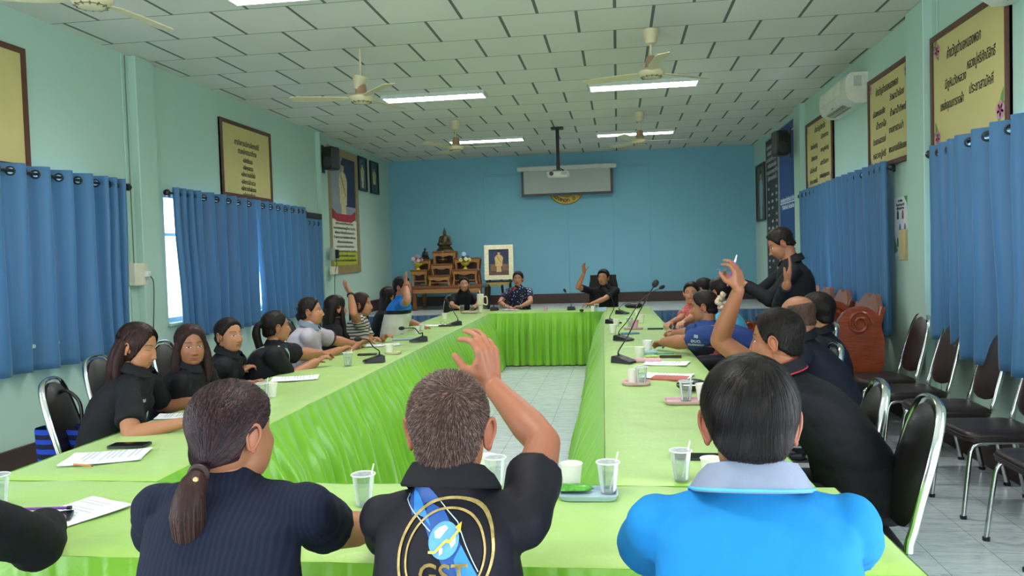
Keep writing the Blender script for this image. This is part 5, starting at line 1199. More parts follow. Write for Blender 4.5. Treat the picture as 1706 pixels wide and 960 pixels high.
            Q /= np.linalg.norm(Q, axis=2, keepdims=True); rr, mk = hair_T(Q.reshape(-1, 3), kind, T, hair.get('top', 1.4), g); rr = rr.reshape(N, K); mk = mk.reshape(N, K)
            lift = rg.uniform(.0003, hair.get('lift', .0030), N)[:, None]*(1 if mode == 'tie' else np.linspace(.1, 1, K)[None, :]); paths = Q*(rr+lift)[:, :, None]
            wd = w*np.ones((N, K))*np.linspace(1, .35 if mode != 'tie' else 1, K)[None, :]; wd[mk < -.004 if mode != 'tie' else mk < -.02] = 0
            mixf = rg.random(N)**hair.get('mixp', 1.5); cols = np.array(lin(c1)[:3])[None]*(1-mixf[:, None])+np.array(lin(c2)[:3])[None]*mixf[:, None]
            strands('hair_strands', paths @ M3.T + hcn, wd, t, base, cols, hc)
    return t, dict(S=S, A=A_, nb=nb, base=base, HM=HM, hc=hc, pel=pel, fb=fb, sb=sb, shirt=so)
def head_local(info, p): return info['hc'] + info['HM'] @ Vector(p)
def ring_on(t, info, k, u, r_, th, mat, nm, w=1.6):
    """bracelet or strap round the forearm of arm k"""
    E, W, a = info['A'][k]; c = E.lerp(W, u)-info['base']; d = (W-E).normalized(); x = d.orthogonal().normalized(); y = d.cross(x); m = MB()
    m.tube([c+(x*math.cos(q)+y*math.sin(q))*r_ for q in [2*PI*j/20 for j in range(20)]], th, 8, closed=True, flat=w, up=d); return m.build(nm, mat, t)
def project(mb, so, base, frm_dir, off=.0015, sub=.010):
    """press flat shapes onto a garment along a direction; mb vertices are world points in front of it"""
    bm = bmesh.new(); me = bpy.data.meshes.new('t'); me.from_pydata(mb.v, [], mb.f); bm.from_mesh(me); bmesh.ops.triangulate(bm, faces=bm.faces)
    for _ in range(5):
        e = [x for x in bm.edges if x.calc_length() > sub]
        if not e: break
        bmesh.ops.subdivide_edges(bm, edges=e, cuts=1); bmesh.ops.triangulate(bm, faces=bm.faces)
    tree = BVHTree.FromObject(so, bpy.context.evaluated_depsgraph_get()); d = vv(frm_dir).normalized(); bad = []
    for v in bm.verts:
        p, nrm, _, _ = tree.ray_cast(v.co-base-d*.5, d)
        if p is None: bad.append(v)
        else: v.co = p-d*off
    bmesh.ops.delete(bm, geom=bad, context='VERTS'); out = MB(); bm.verts.index_update(); out.add([v.co for v in bm.verts], [tuple(v.index for v in f.verts) for f in bm.faces]); bm.free(); bpy.data.meshes.remove(me); return out
BLACKP = cloth_mat('black_polo_cloth', '17171b', c2='222228'); BLACKJ = cloth_mat('black_jacket_cloth', '141418', c2='1c1c22')
def locks_long(side_tuck=0, L=.30, w=1.0):
    o = [([(0, -.055, .04), (0, -.085, -.06), (0, -.090, -L*.6), (0, -.075, -L)], [.080*w, .082*w, .076*w, .045*w], .62)]
    for k in (-1, 1):
        if k == side_tuck: o.append(([(k*.062, -.045, .02), (k*.080, -.050, -.07), (k*.085, -.035, -L*.6), (k*.075, -.005, -L*.9)], [.030, .034, .030, .014], .8))
        else: o.append(([(k*.064, .010, .035), (k*.083, .012, -.045), (k*.090, .020, -L*.55), (k*.082, .035, -L*.88)], [.022, .027, .030, .014], .8))
    return o
BUN = lambda z=.0, r=.045: [([(0, -.085, z), (0, -.125, z-.012)], [r, r*.9], 1)]
def neckpony(L=.30, x=.03): return [([(0, -.09, -.03), (x*.4, -.125, -.06), (x, -.125, -L*.6), (x, -.10, -L)], [.022, .034, .034, .012], .9)]

# ---- near row, backs to the viewer
hcB = ony(394, 722, 1.52)
tB, iB = person('person seen from behind with long dark ponytail and navy ribbed blouse, left of centre', hcB, -24, 3, hp=6, hroll=-4, lean=.16, sw=.155, bulk=.95, male=False, skin=(186, 132, 100), scale=.88, drop=-.035,
    hair=dict(line='woman', T=.012, top=1.3, mat=HAIRB, tie=(.02, -.085, -.055), strands=(4200, '150c0e', '4a2f36', .0016, 'tie'), lift=.0022, mixp=2.2), hn=60, svox=.007, vox=.006,
    shirt=dict(mat=stripes_mat('navy_ribbed_knit', '161c30', '10152a', .011, 0, .45, .85), sleeve=.80), fold=.007,
    arms=[dict(s=1, e=ony(566, 886, 1.76), w=(-.60, 2.06, .795), hand='relax', m=1.12, slv=.60), dict(s=-1, e=ony(272, 890, 1.66), w=(-.85, 2.02, .795), hand='relax', m=1.12)])
# ponytail, hair tie and bead
tw = iB['hc'] + iB['HM'] @ Vector((.02, -.100, -.066)); b_ = iB['base']; pth = [tw + Vector(q) for q in ((0, .01, .01), (-.004, -.035, -.03), (-.008, -.040, -.08), (-.012, -.032, -.13), (-.018, -.028, -.175))]
m = MB(); P_ = smoothpath([p-b_ for p in pth], 5); m.tube(P_, list(np.interp(np.linspace(0, 1, len(P_)), [0, .15, .45, .8, 1], [.014, .026, .034, .024, .004])), 18, True, .8, up=(0, 1, 0)); pt = m.build('ponytail', HAIRB, tB, 179)
rg = np.random.default_rng(5); N, K = 1300, 12; pp = np.array([list(p+b_) for p in P_]); u = np.linspace(0, 1, K); cen = np.stack([np.interp(u, np.linspace(0, 1, len(pp)), pp[:, i]) for i in range(3)], 1)
rad = np.interp(u, [0, .15, .45, .8, 1], [.012, .025, .034, .027, .008]); a0 = rg.uniform(0, 2*PI, N); fr_ = np.sqrt(rg.uniform(.5, 1.05, N)); ln = rg.uniform(.75, 1.08, N)
uu = np.minimum(u[None]*ln[:, None], 1.06); cc = np.stack([np.interp(uu, u, cen[:, i]) for i in range(3)], 2); cc[:, :, 2] -= np.maximum(uu-1, 0)*.22; rr_ = np.interp(uu, u, rad)*fr_[:, None]
paths = cc + np.stack([np.cos(a0)[:, None]*rr_, np.sin(a0)[:, None]*rr_*.8, np.zeros_like(rr_)], 2); mixf = rg.random(N)**1.8; cols = np.array(lin('170d0d')[:3])[None]*(1-mixf[:, None])+np.array(lin('54382f')[:3])[None]*mixf[:, None]
strands('ponytail_strands', paths, np.full((N, K), .0016), tB, b_, cols, tw+Vector((0, .05, -.1)))
m = MB(); m.tube([tw-b_+Vector((math.cos(w)*.017, -.010, math.sin(w)*.015)) for w in [2*PI*k/16 for k in range(16)]], .006, 8, closed=True); m.build('hair_tie', M('maroon_hair_tie', '2c1418', .6), tB); m = MB(); m.ell(tw-b_+Vector((.008, -.034, -.004)), (.006, .006, .006), 10, 8); m.build('bead', M('pale_gold_bead', 'c9a878', .3, .5), tB)

hcC = ony(751, 712, 1.52); RC = ony(818, 640, 1.90)
tC, iC = person('person with cropped greying hair raising right hand, gold ringed globe on the black polo', hcC, 0, -3, hp=-4, lean=.12, sw=.142, bulk=.93, skin=(176, 116, 88), drop=-.035, g=1.02,
    hair=dict(line='man', T=.0035, top=1.5, rough=.001, mat=hair_mat('cropped_greying_hair', '2e1e1a', '4e3a34', .8), strands=(15000, '1e1210', '8a6c60', .0010, 'crown'), len=.07, lift=.0050, mixp=2.2, jit=.09, crown=(.22, -.62, .76)), hn=64, svox=.007, vox=.0048,
    shirt=dict(mat=cloth_mat('black_sports_polo', '16141b', c2='201d28', rough=.6), sleeve=.60, collar=BLACKP, cs=1.0), fold=.006, ear_out=.50,
    arms=[dict(s=1, e=ony(906, 738, 1.70), w=RC, hand='cup', d=(-.10, .06, 1), n=(-.85, .5, .0), hs=1.04, m=1.05), dict(s=-1, e=ony(660, 905, 1.70), w=(-.42, 2.02, .795), hand='relax')])
# printed back of the polo
def bk(px, py): return ony(px, py, 1.38)
def flat(polys, mt, nm, off=.0015, par=tC, inf=iC, d=(0, 1, 0), sub=.010):
    m = MB()
    for pl in polys: m.add([bk(*p) for p in pl], [tuple(range(len(pl)))])
    o = project(m, inf['shirt'], inf['base'], d, off, sub); return o.build(nm, mt, par, 60)
bpy.context.view_layer.update()
BLU1, BLU2, WLN = M('print_bright_blue', '2f86d6', .5, var=.2), M('print_deep_blue', '1b4f9a', .5, var=.3), M('print_pale_line', 'b9cfe0', .5)
GOLD = M('print_gold', 'b39a5c', .4, .3, var=.3, vs=60)
flat([[(677, 821), (690, 818), (712, 832), (727, 846), (700, 850), (680, 868), (664, 848), (664, 832)], [(706, 848), (735, 858), (760, 890), (785, 930), (806, 958), (800, 980), (755, 960), (740, 930), (715, 895), (700, 870)]], BLU2, 'print_blue_band', .0012)
flat([[(670, 834), (684, 838), (704, 862), (716, 880), (700, 868), (682, 864)]], BLU1, 'print_blue_highlight', .0020); flat([[(770, 905), (790, 935), (803, 960), (802, 975), (770, 955), (760, 925)]], BLU1, 'print_blue_highlight', .0020)
def line(pts, w): 
    o = []
    for i in range(len(pts)-1):
        a, b = Vector(pts[i]), Vector(pts[i+1]); n_ = Vector((-(b-a).y, (b-a).x)).normalized()*w/2; o.append([tuple(a+n_), tuple(b+n_), tuple(b-n_), tuple(a-n_)])
    return o
for ln_ in ([(676, 821), (664, 831), (661, 852), (690, 868), (716, 886)], [(727, 846), (760, 874), (800, 945)]): flat(line(ln_, 1.5), WLN, 'print_pale_line', .0026)
def ringp(cx_, cy_, rx, ry, w, a0=0, a1=2*PI, n=56): 
    P = [(cx_+rx*math.cos(a0+(a1-a0)*k/n), cy_+ry*math.sin(a0+(a1-a0)*k/n)) for k in range(n+1)]; Q = [(cx_+(rx-w)*math.cos(a0+(a1-a0)*k/n), cy_+(ry-w)*math.sin(a0+(a1-a0)*k/n)) for k in range(n+1)]
    return [[P[k], P[k+1], Q[k+1], Q[k]] for k in range(n)]
flat(ringp(744, 920, 79, 82, 4.5)+ringp(744, 921, 66, 68, 3.2), GOLD, 'print_gold_ring', .0030)
flat([[(741+25*math.cos(a), 898+26*math.sin(a)) for a in [2*PI*k/30 for k in range(30)]]], M('print_globe_blue', '5b9bea', .45, var=.15, vs=40), 'print_globe', .0036)
flat([[(724, 886), (731, 880), (741, 877), (746, 881), (740, 888), (735, 894), (727, 894)], [(734, 906), (741, 908), (741, 915), (736, 918)], [(753, 894), (760, 891), (761, 901), (755, 908), (752, 902)]], M('print_pale_blue', 'dfeaf8', .45), 'print_continents', .0044)
flat(line([(717, 914), (728, 914), (742, 900), (748, 896), (750, 900), (764, 884)], 4)+[[(757, 880), (767, 873), (767, 888)]], M('print_gold_arrow', 'd9b94a', .4, .3), 'print_arrow', .0052)
gm = text_mb('GST', .046, BW, bk(744, 946), bold=.0006, depth=.0001, width=.088)
o = project(gm, iC['shirt'], iC['base'], (0, 1, 0), .0050, .008); o.build('print_letters', GOLD, tC, 60)
o = MB(); E_, W_, _ = iC['A'][1]; q_ = iC['S'][1].lerp(E_, .42) - iC['base']
for k in range(5): o.ell(q_+Vector((.004*k-.010, -.066*1, .010-.004*k)), (.007, .003, .004), 8, 6)
o.build('sleeve_print', M('print_bronze', 'a8805c', .5), tC)

hcD = ony(1248, 704, 1.50)
tD, iD = person('person seen from behind in bright blue polo with pale grey collar, right of centre', hcD, -3, 0, hp=8, lean=.14, sw=.172, bulk=1.05, skin=(158, 104, 80), drop=-.028,
    hair=dict(line='man', T=.012, top=1.4, strands=(6500, '0b0809', '241c1c', .0014, 'crown'), len=.75, lift=.0042, crown=(.12, -.45, .88), mixp=2.5), hn=60, svox=.007, vox=.006, ear_out=.55,
    shirt=dict(mat=cloth_mat('bright_blue_polo_cloth', '1a78ba', c2='2284c6', rough=.8), sleeve=.80, collar=M('pale_grey_collar', '7f889e', .7, bump=.3, bs=400), cs=1.12, trim=M('light_blue_trim', '4fb0ec', .7)), fold=.007,
    arms=[dict(s=-1, e=ony(1082, 915, 1.68), w=(.10, 2.02, .795), hand='relax', m=1.08), dict(s=1, e=ony(1412, 915, 1.66), w=(.36, 2.04, .795), hand='relax', m=1.08)])
person('person cut by the lower left corner, leaning a black sleeve on the near table', (-1.60, 1.50, 1.20), -10, -8, sw=.17, skin=(176, 120, 92), hair=dict(line='man', T=.012), hn=40, shirt=dict(mat=BLACKJ, sleeve='long'), fold=.008, drop=-.02,
    arms=[dict(s=1, e=ony(58, 905, 1.72), w=(-1.62, 2.02, .80), hand='relax', m=1.3), dict(s=-1, w=(-1.85, 2.10, .80), pole=(-1, 0, -.6), hand='relax')])

# ---- left side, facing the middle
G_ = 'people seated along the left table'
def L_(label, px, py, y, hyaw, byaw, wr, wl, hair, shirt, **kw):
    hc = ony(px, py, y); kw.setdefault('male', False); kw.setdefault('scale', .95 if not kw['male'] else 1.0); kw.setdefault('sw', .160); kw.setdefault('skin', (196, 142, 108))
    arms = []
    for s_, w in ((1, wr), (-1, wl)):
        if w is None: continue
        if isinstance(w, dict): w = dict(w); w['s'] = s_; arms.append(w)
        else: arms.append(dict(s=s_, w=onz(w[0], w[1], .79), pole=(-.6, -.5*s_, -.5), hand='relax', m=kw.get('am', 1.05)))
    kw.pop('am', None); return person(label, hc, hyaw, byaw, hair=hair, shirt=shirt, arms=arms, **kw)
pol = dict(mat=BLACKP, sleeve=.75, collar=BLACKP)
t1, i1 = L_('person in black polo with long brown hair looking down, nearest on the left side', 232, 578, 3.62, -88, -74, (303, 705), (330, 668), dict(line='drape', T=.012, mat=HAIRB, locks=locks_long(1, .26), strands=(1800, '1c1010', '4a2e2a', .0018, 'crown'), crown=(.3, .1, .95), len=.9, lift=.002), dict(pol), hp=16, hn=84, eye=.25, g=1.04, svox=.008, vox=.006, bulk=1.05, lean=.20, lip=(170, 96, 90))
t2, i2 = L_('older person with centre parting looking at the viewer, second on the left side', 318, 576, 4.10, -136, -84, (352, 656), (415, 640), dict(line='drape', T=.013, mat=HAIRB, locks=locks_long(0, .24)), dict(pol), hp=4, hn=84, eye=.75, g=1.10, old=1, bulk=1.05, svox=.009, skin=(182, 128, 100))
t3, i3 = L_('person in black with hair tied back, third on the left side', 383, 559, 4.85, -112, -80, (400, 620), (430, 612), dict(line='woman', T=.010, locks=BUN(-.02, .038)), dict(pol), hn=70, g=1.05, eye=.7)
t4, i4 = L_('person in black tee with high ponytail and green shoulder strap, looking away to the stage', 462, 545, 5.30, -48, -72, (525, 604), (540, 590), dict(line='woman', T=.011, locks=[([(0, -.075, .03), (0, -.135, .03), (-.01, -.155, -.04), (-.01, -.13, -.16), (-.01, -.115, -.25)], [.018, .024, .036, .034, .012], .85)]), dict(mat=BLACKP, sleeve=.70), hn=60, bulk=1.16, am=1.25, sw=.168, skin=(190, 136, 104))
t5, i5 = L_('person in pale lilac grey polo with maroon cuffs and arms folded on the table', 519, 519, 6.05, -76, -76, (566, 583), (590, 574), dict(line='woman', T=.010, locks=BUN(-.035, .040)), dict(mat=cloth_mat('lilac_grey_polo_cloth', 'a9a0ae', c2='b8b0bc'), sleeve=.74, collar=M('grey_collar', '6c7888', .7), cuff=M('maroon_cuff', '4a2030', .7)), hn=60, bulk=1.10, am=1.15, hp=-2)
t6, i6 = L_('person with very long black hair between the lilac polo and the striped top', 561, 514, 6.75, -42, -70, (596, 574), (615, 566), dict(line='drape', T=.014, locks=locks_long(0, .42, 1.05)), dict(mat=BLACKP, sleeve=.7), hn=44)
t7, i7 = L_('person in black and white striped top raising right hand with a black wrist band', 604, 508, 7.25, -84, -76, dict(w=ony(584, 490, 7.0), pole=(.3, -.3, -1), hand='flat', d=(-.45, -.1, .9), n=(.5, .6, .3)), (640, 563), dict(line='drape', T=.012, mat=HAIRB, locks=locks_long(1, .34)), dict(mat=stripes_mat('black_white_stripes', 'b9b4ae', '16161a', .030, 2, .66), sleeve=.55), hn=50)
ring_on(t7, i7, 1, .93, .030, .007, MAT_BLACK, 'wrist_band')
t8, i8 = L_('person in blue, black and white banded top raising a hand before the face', 672, 479, 8.05, -104, -84, dict(w=ony(676, 476, 7.85), pole=(.1, -.6, -1), hand='flat', d=(0, .05, 1), n=(.75, .5, .1)), (704, 543), dict(line='man', T=.014), dict(mat=bands_mat('blue_black_white_bands', [(0, 'cfccc2'), (.5, 'cfccc2'), (.96, '1c2030'), (1.0, '2173cc')]), sleeve=.7), hn=44, bulk=1.12)
ring_on(t8, i8, 1, .90, .031, .0035, M('red_cord', 'a03a3a', .6), 'wrist_cord')
L_('person with dark hair in dark clothes, mostly hidden behind the person in the blue top', 649, 495, 8.75, -40, -80, (690, 556), None, dict(line='drape', T=.014, locks=locks_long(0, .3)), dict(mat=BLACKJ, sleeve='long'), hn=36)
# shoulder strap, lettering on polos
def sling(t, info, mat, nm, k, th=.0045):
    """a strap from the top of shoulder k to the opposite hip"""
    b = info['base']; fb, sb = info['fb'], info['sb']; a = info['nb']+sb*k*.08+Vector((0, 0, -.012)); c = info['pel'].lerp(info['nb'], .12)-sb*k*.185
    so = info['shirt']; tree = BVHTree.FromPolygons([v.co for v in so.data.vertices], [tuple(p.vertices) for p in so.data.polygons]); m = MB()
    for sgn in (1, -1):
        P = []
        for j in range(13):
            q = a.lerp(c, j/12) - b; cen = info['pel'].lerp(info['nb'], .1+.8*(1-j/12)) - b; d = fb*sgn
            h, nrm, _, _ = tree.ray_cast(q + d*.45, -d)
            if h is not None: P.append(h + d*.004)
        if len(P) > 3: m.tube(P, .013, 8, flat=.25, up=fb)
    return m.build(nm, mat, t, 60)
sling(t4, i4, M('sage_green_strap', '7c9a88', .7), 'shoulder_strap', 1)
def chest_text(info, t, body, size, side, up, mat, w=None):
    fb, sb = info['fb'], info['sb']; c = info['pel'].lerp(info['nb'], up) + fb*.30 + sb*side; mm = Matrix((-sb, Vector((0, 0, 1)), fb)).transposed()
    o = project(text_mb(body, size, mm, c, bold=.0008, depth=.0001, width=w), info['shirt'], info['base'], -fb, .0018, .02); o.build('embroidered_text', mat, t, 60)
WHT = M('white_embroidery', 'd9dade', .6)
chest_text(i2, t2, 'รวมใจ\nไทย', .030, -.065, .66, WHT, .075); chest_text(i1, t1, 'อสม.', .022, .07, .70, WHT)
# ---- far table, facing the viewer
def at_z(px, py, z=.79): return onz(px, py, z)
tF1, iF1 = person('smiling person in black polo beside the altar, left of the three at the far table', ony(773, 474, 11.92), -166, 184, hair=dict(line='woman', T=.012, locks=BUN(-.05, .04)), shirt=dict(pol), male=False, scale=.95, sw=.155, hn=44, smile=1, skin=(214, 164, 134), lip=(190, 80, 84), vox=.009, svox=.012,
    arms=[dict(s=1, w=(-2.38, 11.50, .80), pole=(-1, .2, -.4), hand='relax'), dict(s=-1, w=(-2.14, 11.50, .80), pole=(1, .2, -.4), hand='relax')])
tF2, iF2 = person('person in navy spotted blouse speaking into a microphone, middle of the far table', ony(863, 465, 11.88), 178, 180, hair=dict(line='woman', T=.012, locks=BUN(-.02, .04)), shirt=dict(mat=dots_mat('navy_spotted_blouse', '1c2444', 'c8ccd8', 30, 'a86a7c'), sleeve=.66), male=False, scale=.95, sw=.165, hn=44, skin=(208, 156, 126), lip=(190, 50, 56), vox=.009, svox=.012,
    arms=[dict(s=1, w=(-1.66, 11.50, .80), pole=(-1, .2, -.4), hand='relax', d=(.8, -.3, -.1)), dict(s=-1, w=(-1.43, 11.48, .80), pole=(1, .2, -.4), hand='relax', d=(-.95, -.15, 0))])
ring_on(tF2, iF2, 1, .90, .030, .006, M('pink_cord', 'c08a94', .6), 'bracelet')
tF3, iF3 = person('person in black polo in the high backed chair raising right hand, far table', ony(1005, 463, 11.85), 164, 176, hair=dict(line='man', T=.014, top=1.6), shirt=dict(pol), sw=.185, hn=50, skin=(206, 150, 118), vox=.008, svox=.012, eye=.45,
    arms=[dict(s=1, w=ony(973, 455, 11.62), pole=(-1, -.2, -.8), hand='flat', d=(-.06, -.05, 1), n=(.75, -.55, 0)), dict(s=-1, w=(-.42, 11.50, .80), pole=(1, .1, -.4), hand='relax', d=(-1, -.1, 0))])
chest_text(iF3, tF3, 'M', .035, -.08, .68, WHT)
# ---- right side, facing the middle
t_, i_ = person('smiling person in coral patterned top facing the viewer, far end of the right side', ony(1152, 489, 8.0), 164, 96, hair=dict(line='woman', T=.011, locks=BUN(-.03, .04)), shirt=dict(mat=dots_mat('coral_patterned_cloth', 'c8605c', 'e8c8b8', 26, '5a6a8a'), sleeve=.7), male=False, scale=.95, sw=.155, hn=60, smile=1, skin=(214, 160, 130), lip=(190, 60, 60),
    arms=[dict(s=-1, w=onz(1105, 566, .79), pole=(.6, -.4, -.5), hand='relax'), dict(s=1, w=onz(1100, 550, .79), pole=(.6, .5, -.5), hand='relax')])
person('person with black hair almost hidden behind the smiling person in coral', ony(1170, 482, 8.75), 60, 92, hair=dict(line='man', T=.012), shirt=dict(mat=BLACKP), hn=36, arms=[dict(s=-1, w=onz(1120, 548, .79), pole=(.6, -.4, -.5))])
person('person in light blue polo turned away, behind the person with the scrunchie', ony(1197, 487, 7.0), 48, 84, hair=dict(line='man', T=.013), shirt=dict(mat=cloth_mat('light_blue_polo_cloth', '4fb4dc', c2='62c0e4'), sleeve=.75, collar=M('light_blue_collar', '8ccbe6', .7)), hn=48, sw=.18, skin=(190, 134, 104), hp=6, lean=.2,
    arms=[dict(s=-1, w=onz(1135, 570, .79), pole=(.6, -.4, -.5), hand='relax'), dict(s=1, w=onz(1130, 552, .79), pole=(.6, .5, -.5), hand='relax')])
NAVYT = cloth_mat('navy_tee_cloth', '26396e', c2='2c427c')
t_, i_ = person('person in navy tee leaning over the table with a cream scrunchie in dark hair', ony(1171, 511, 5.95), 74, 92, hp=10, lean=.44, hair=dict(line='woman', T=.011, locks=BUN(-.0, .035)), shirt=dict(mat=NAVYT, sleeve=.66), male=True, scale=.96, sw=.20, bulk=1.50, hump=.11, trouser='26396e', hn=60, skin=(184, 130, 100),
    arms=[dict(s=-1, w=onz(1078, 574, .79), pole=(.3, -.7, -.6), hand='relax', m=1.15), dict(s=1, w=onz(1098, 560, .79), pole=(.6, .5, -.5), hand='relax')])
b_ = i_['base']; c = head_local(i_, (0, -.125, .0))-b_; m = MB(); mm = i_['HM']
m.tube([c + mm @ Vector((math.cos(w)*(.034+.010*math.sin(5*w)), .012*math.sin(3*w), math.sin(w)*(.038+.010*math.cos(5*w)))) for w in [2*PI*k/40 for k in range(40)]], [.017+.004*math.sin(k*1.9) for k in range(40)], 10, closed=True)
for s_ in (-1, 1): m.tube([c + mm @ Vector((s_*.01, -.03, .03)), c + mm @ Vector((s_*.035, -.035, .06)), c + mm @ Vector((s_*.03, -.03, .085))], [.006, .020, .003], 8, flat=.4)
m.build('scrunchie', M('cream_brown_scrunchie', 'cbb49c', .6, var=.35, vs=70), t_, 179)
E_, W_, _ = i_['A'][-1]; S_ = i_['S'][-1]; fc = S_.lerp(E_, .45); d_ = Vector((0, 1, 0)); mm = Matrix((Vector((1, 0, 0)), Vector((0, 0, 1)), Vector((0, -1, 0)))).transposed()
bpy.context.view_layer.update()
for bo, dz, sz in (('≋', .020, .05), ('อบต.', -.012, .034), ('หนองพอก', -.040, .026)):
    o = project(text_mb(bo, sz, mm, fc+Vector((-.02, -.3, dz)), bold=.001, depth=.0001), i_['shirt'], b_, (0, 1, 0), .0018, .02); o.build('sleeve_lettering', WHT, t_, 60)
# the big person in black with the pen
t_, i_ = person('broad person in black polo with red piping raising a hand that holds a pen', ony(1290, 567, 3.25), 62, 84, hp=4, lean=.34, hair=dict(line='man', T=.008, top=2.2, mat=hair_mat('short_black_hair', '120e0e', '221c1a', .6), strands=(6000, '0e0b0b', '2c2422', .0014, 'crown'), len=.14, lift=.008, crown=(0, -.5, .87)), shirt=dict(mat=BLACKJ, sleeve=.5, collar=BLACKJ, cs=1.1, trim=M('red_piping', 'a01c2c', .6)), sw=.195, bulk=1.30, hn=60, vox=.006, svox=.009, skin=(172, 116, 86),
    arms=[dict(s=1, w=ony(1230, 484, 3.42), pole=(-.2, .3, -1), hand='cup', d=(-.02, .05, 1), n=(-.75, .5, .1), m=.94, slv=.45), dict(s=-1, w=onz(1172, 628, .80), pole=(.6, -.4, -.7), hand='relax', slv=.6, d=(-1, .1, -.05))])
bR5 = i_['base']; E_, W_, _ = i_['A'][-1]
ring_on(t_, i_, -1, .93, .031, .006, MAT_CHROME, 'watch_strap', 1.8); m = MB(); q = E_.lerp(W_, .93)-bR5; m.lathe([(.017, 0), (.018, .006), (.015, .008)], q+Vector((0, 0, .030)), 16); m.build('watch_dial', M('watch_dial', 'c9c2a8', .3, .4), t_)
E_, W_, _ = i_['A'][1]; pen_c = W_+Vector((-.028, -.005, .075)); t = thing('pen', 'purple and white pen held in the raised hand of the broad person in black', 'pen', pen_c)
m = MB(); m.tube([(-.018, -.012, -.055), (.016, .008, .045)], .0045, 8); m.build('barrel', M('purple_pen', '7a3fa0', .4), t); m = MB(); m.tube([(.016, .008, .045), (.026, .014, .075)], [.0048, .002], 8); m.build('cap', M('white_pen_cap', 'e0e0ea', .4), t)
tR6, iR6 = person('balding person in black long sleeves raising right hand, seated behind the broad person', ony(1326, 528, 4.50), 58, 84, hp=10, lean=.25, hair=dict(line='bald', T=.0015, top=1, rough=0, mat=hair_mat('thin_dark_hair', '4a362c', '5c463a', .7), strands=(2600, '1c1614', '5c463a', .0012, 'crown'), len=.2, lift=.003), shirt=dict(mat=cloth_mat('black_navy_jacket', '14161f', c2='1c2030'), sleeve='long', collar=BLACKJ), sw=.18, bulk=1.05, hn=56, skin=(170, 118, 88),
    arms=[dict(s=1, w=ony(1311, 474, 4.62), pole=(.1, .4, -1), hand='flat', d=(.25, .1, 1), n=(-.9, .3, .2)), dict(s=-1, w=onz(1180, 612, .80), pole=(.6, -.4, -.7), hand='relax')])
person('person with thick black hair in dark jacket, beyond the balding person', ony(1359, 521, 5.10), 44, 80, hair=dict(line='man', T=.015), shirt=dict(mat=cloth_mat('dark_jacket', '171820', c2='22232e'), sleeve='long', collar=BLACKJ), sw=.18, bulk=1.05, hn=44, lean=.10,
    arms=[dict(s=-1, w=(.80, 4.85, .86), pole=(.5, -.4, -.7), hand='relax')])
hc8 = ony(1299, 407, 5.85); HP = hc8+Vector((-.30, .03, -.26))
t_, i_ = person('standing person in black long sleeved shirt looking down at a phone by the right wall', hc8, 84, 86, hp=30, back=.06, stand=True, lean=-.0, hair=dict(line='man', T=.013, top=1.5), shirt=dict(mat=BLACKJ, sleeve='long', collar=BLACKJ), sw=.175, bulk=1.02, hn=56, skin=(186, 130, 100), drop=.0, scale=.90, pelvis=(hc8.x+.10, hc8.y, 0),
    arms=[dict(s=1, w=HP+Vector((0, .05, 0)), pole=(.3, .5, -1), hand='cup', d=(-.8, -.1, .35), n=(0, -.6, .5)), dict(s=-1, w=HP+Vector((.05, -.06, -.02)), pole=(.3, -.6, -1), hand='cup', d=(-.8, .3, .3), n=(.1, .7, .5))])
m = MB()
for s_, z_, w_ in (('ตำบลหนองพอก', .60, .10), ('สภาตำบล', .57, .08)):
    pass
t = thing('phone', 'phone held up by the standing person', 'phone', HP+Vector((-.115, -.0, .055))); m = MB(); m.prism(rrect(.074, .15, .01), .008, Matrix.Rotation(R(90), 3, 'Z') @ Matrix.Rotation(R(62), 3, 'X') @ Matrix.Rotation(R(90), 3, 'Z'), (0, 0, 0)); m.build('case', M('blue_phone_case', '2d5fa8', .4), t)

# ---- chairs behind seated people, where the photo shows them
def chair_top(kind, px, py, rz, label, group, z=.95):
    p = onz(px, py, z); o = Matrix.Rotation(R(rz), 3, 'Z') @ Vector((0, -.27, 0)); return chair(kind, p.x-o.x, p.y-o.y, rz, label, group)
chair_top('b', 108, 634, -72, 'black chair behind the person nearest on the left side, a bag at its seat', GL)
chair('b', -2.98, 4.62, -86, 'black chair behind the two dark haired people nearest on the left side', GL)
chair('b', -3.05, 5.45, -88, 'black chair seen between the older person and the near pillar', GL)
chair('b', -2.98, 8.25, -84, 'black chair of the person in the blue banded top', GL)
chair('b', -2.95, 7.45, -88, 'black chair beside the person in stripes', GL)
chair_top('b', 1436, 640, 84, 'black chair with bright chrome frame right behind the broad person in black', GR)
chair_top('b', 1372, 577, 90, 'black chair behind the balding person and the dark haired person', GR)
chair('b', 1.22, 6.05, 92, 'black chair of the person in the navy tee', GR)
chair('b', -2.60, 12.02, 182, 'black chair at the left of the far table, under the smiling person in black', 'chairs at the far table')

chair_top('b', 1516, 668, 86, 'empty black chair by the near right corner of the tables', GR)
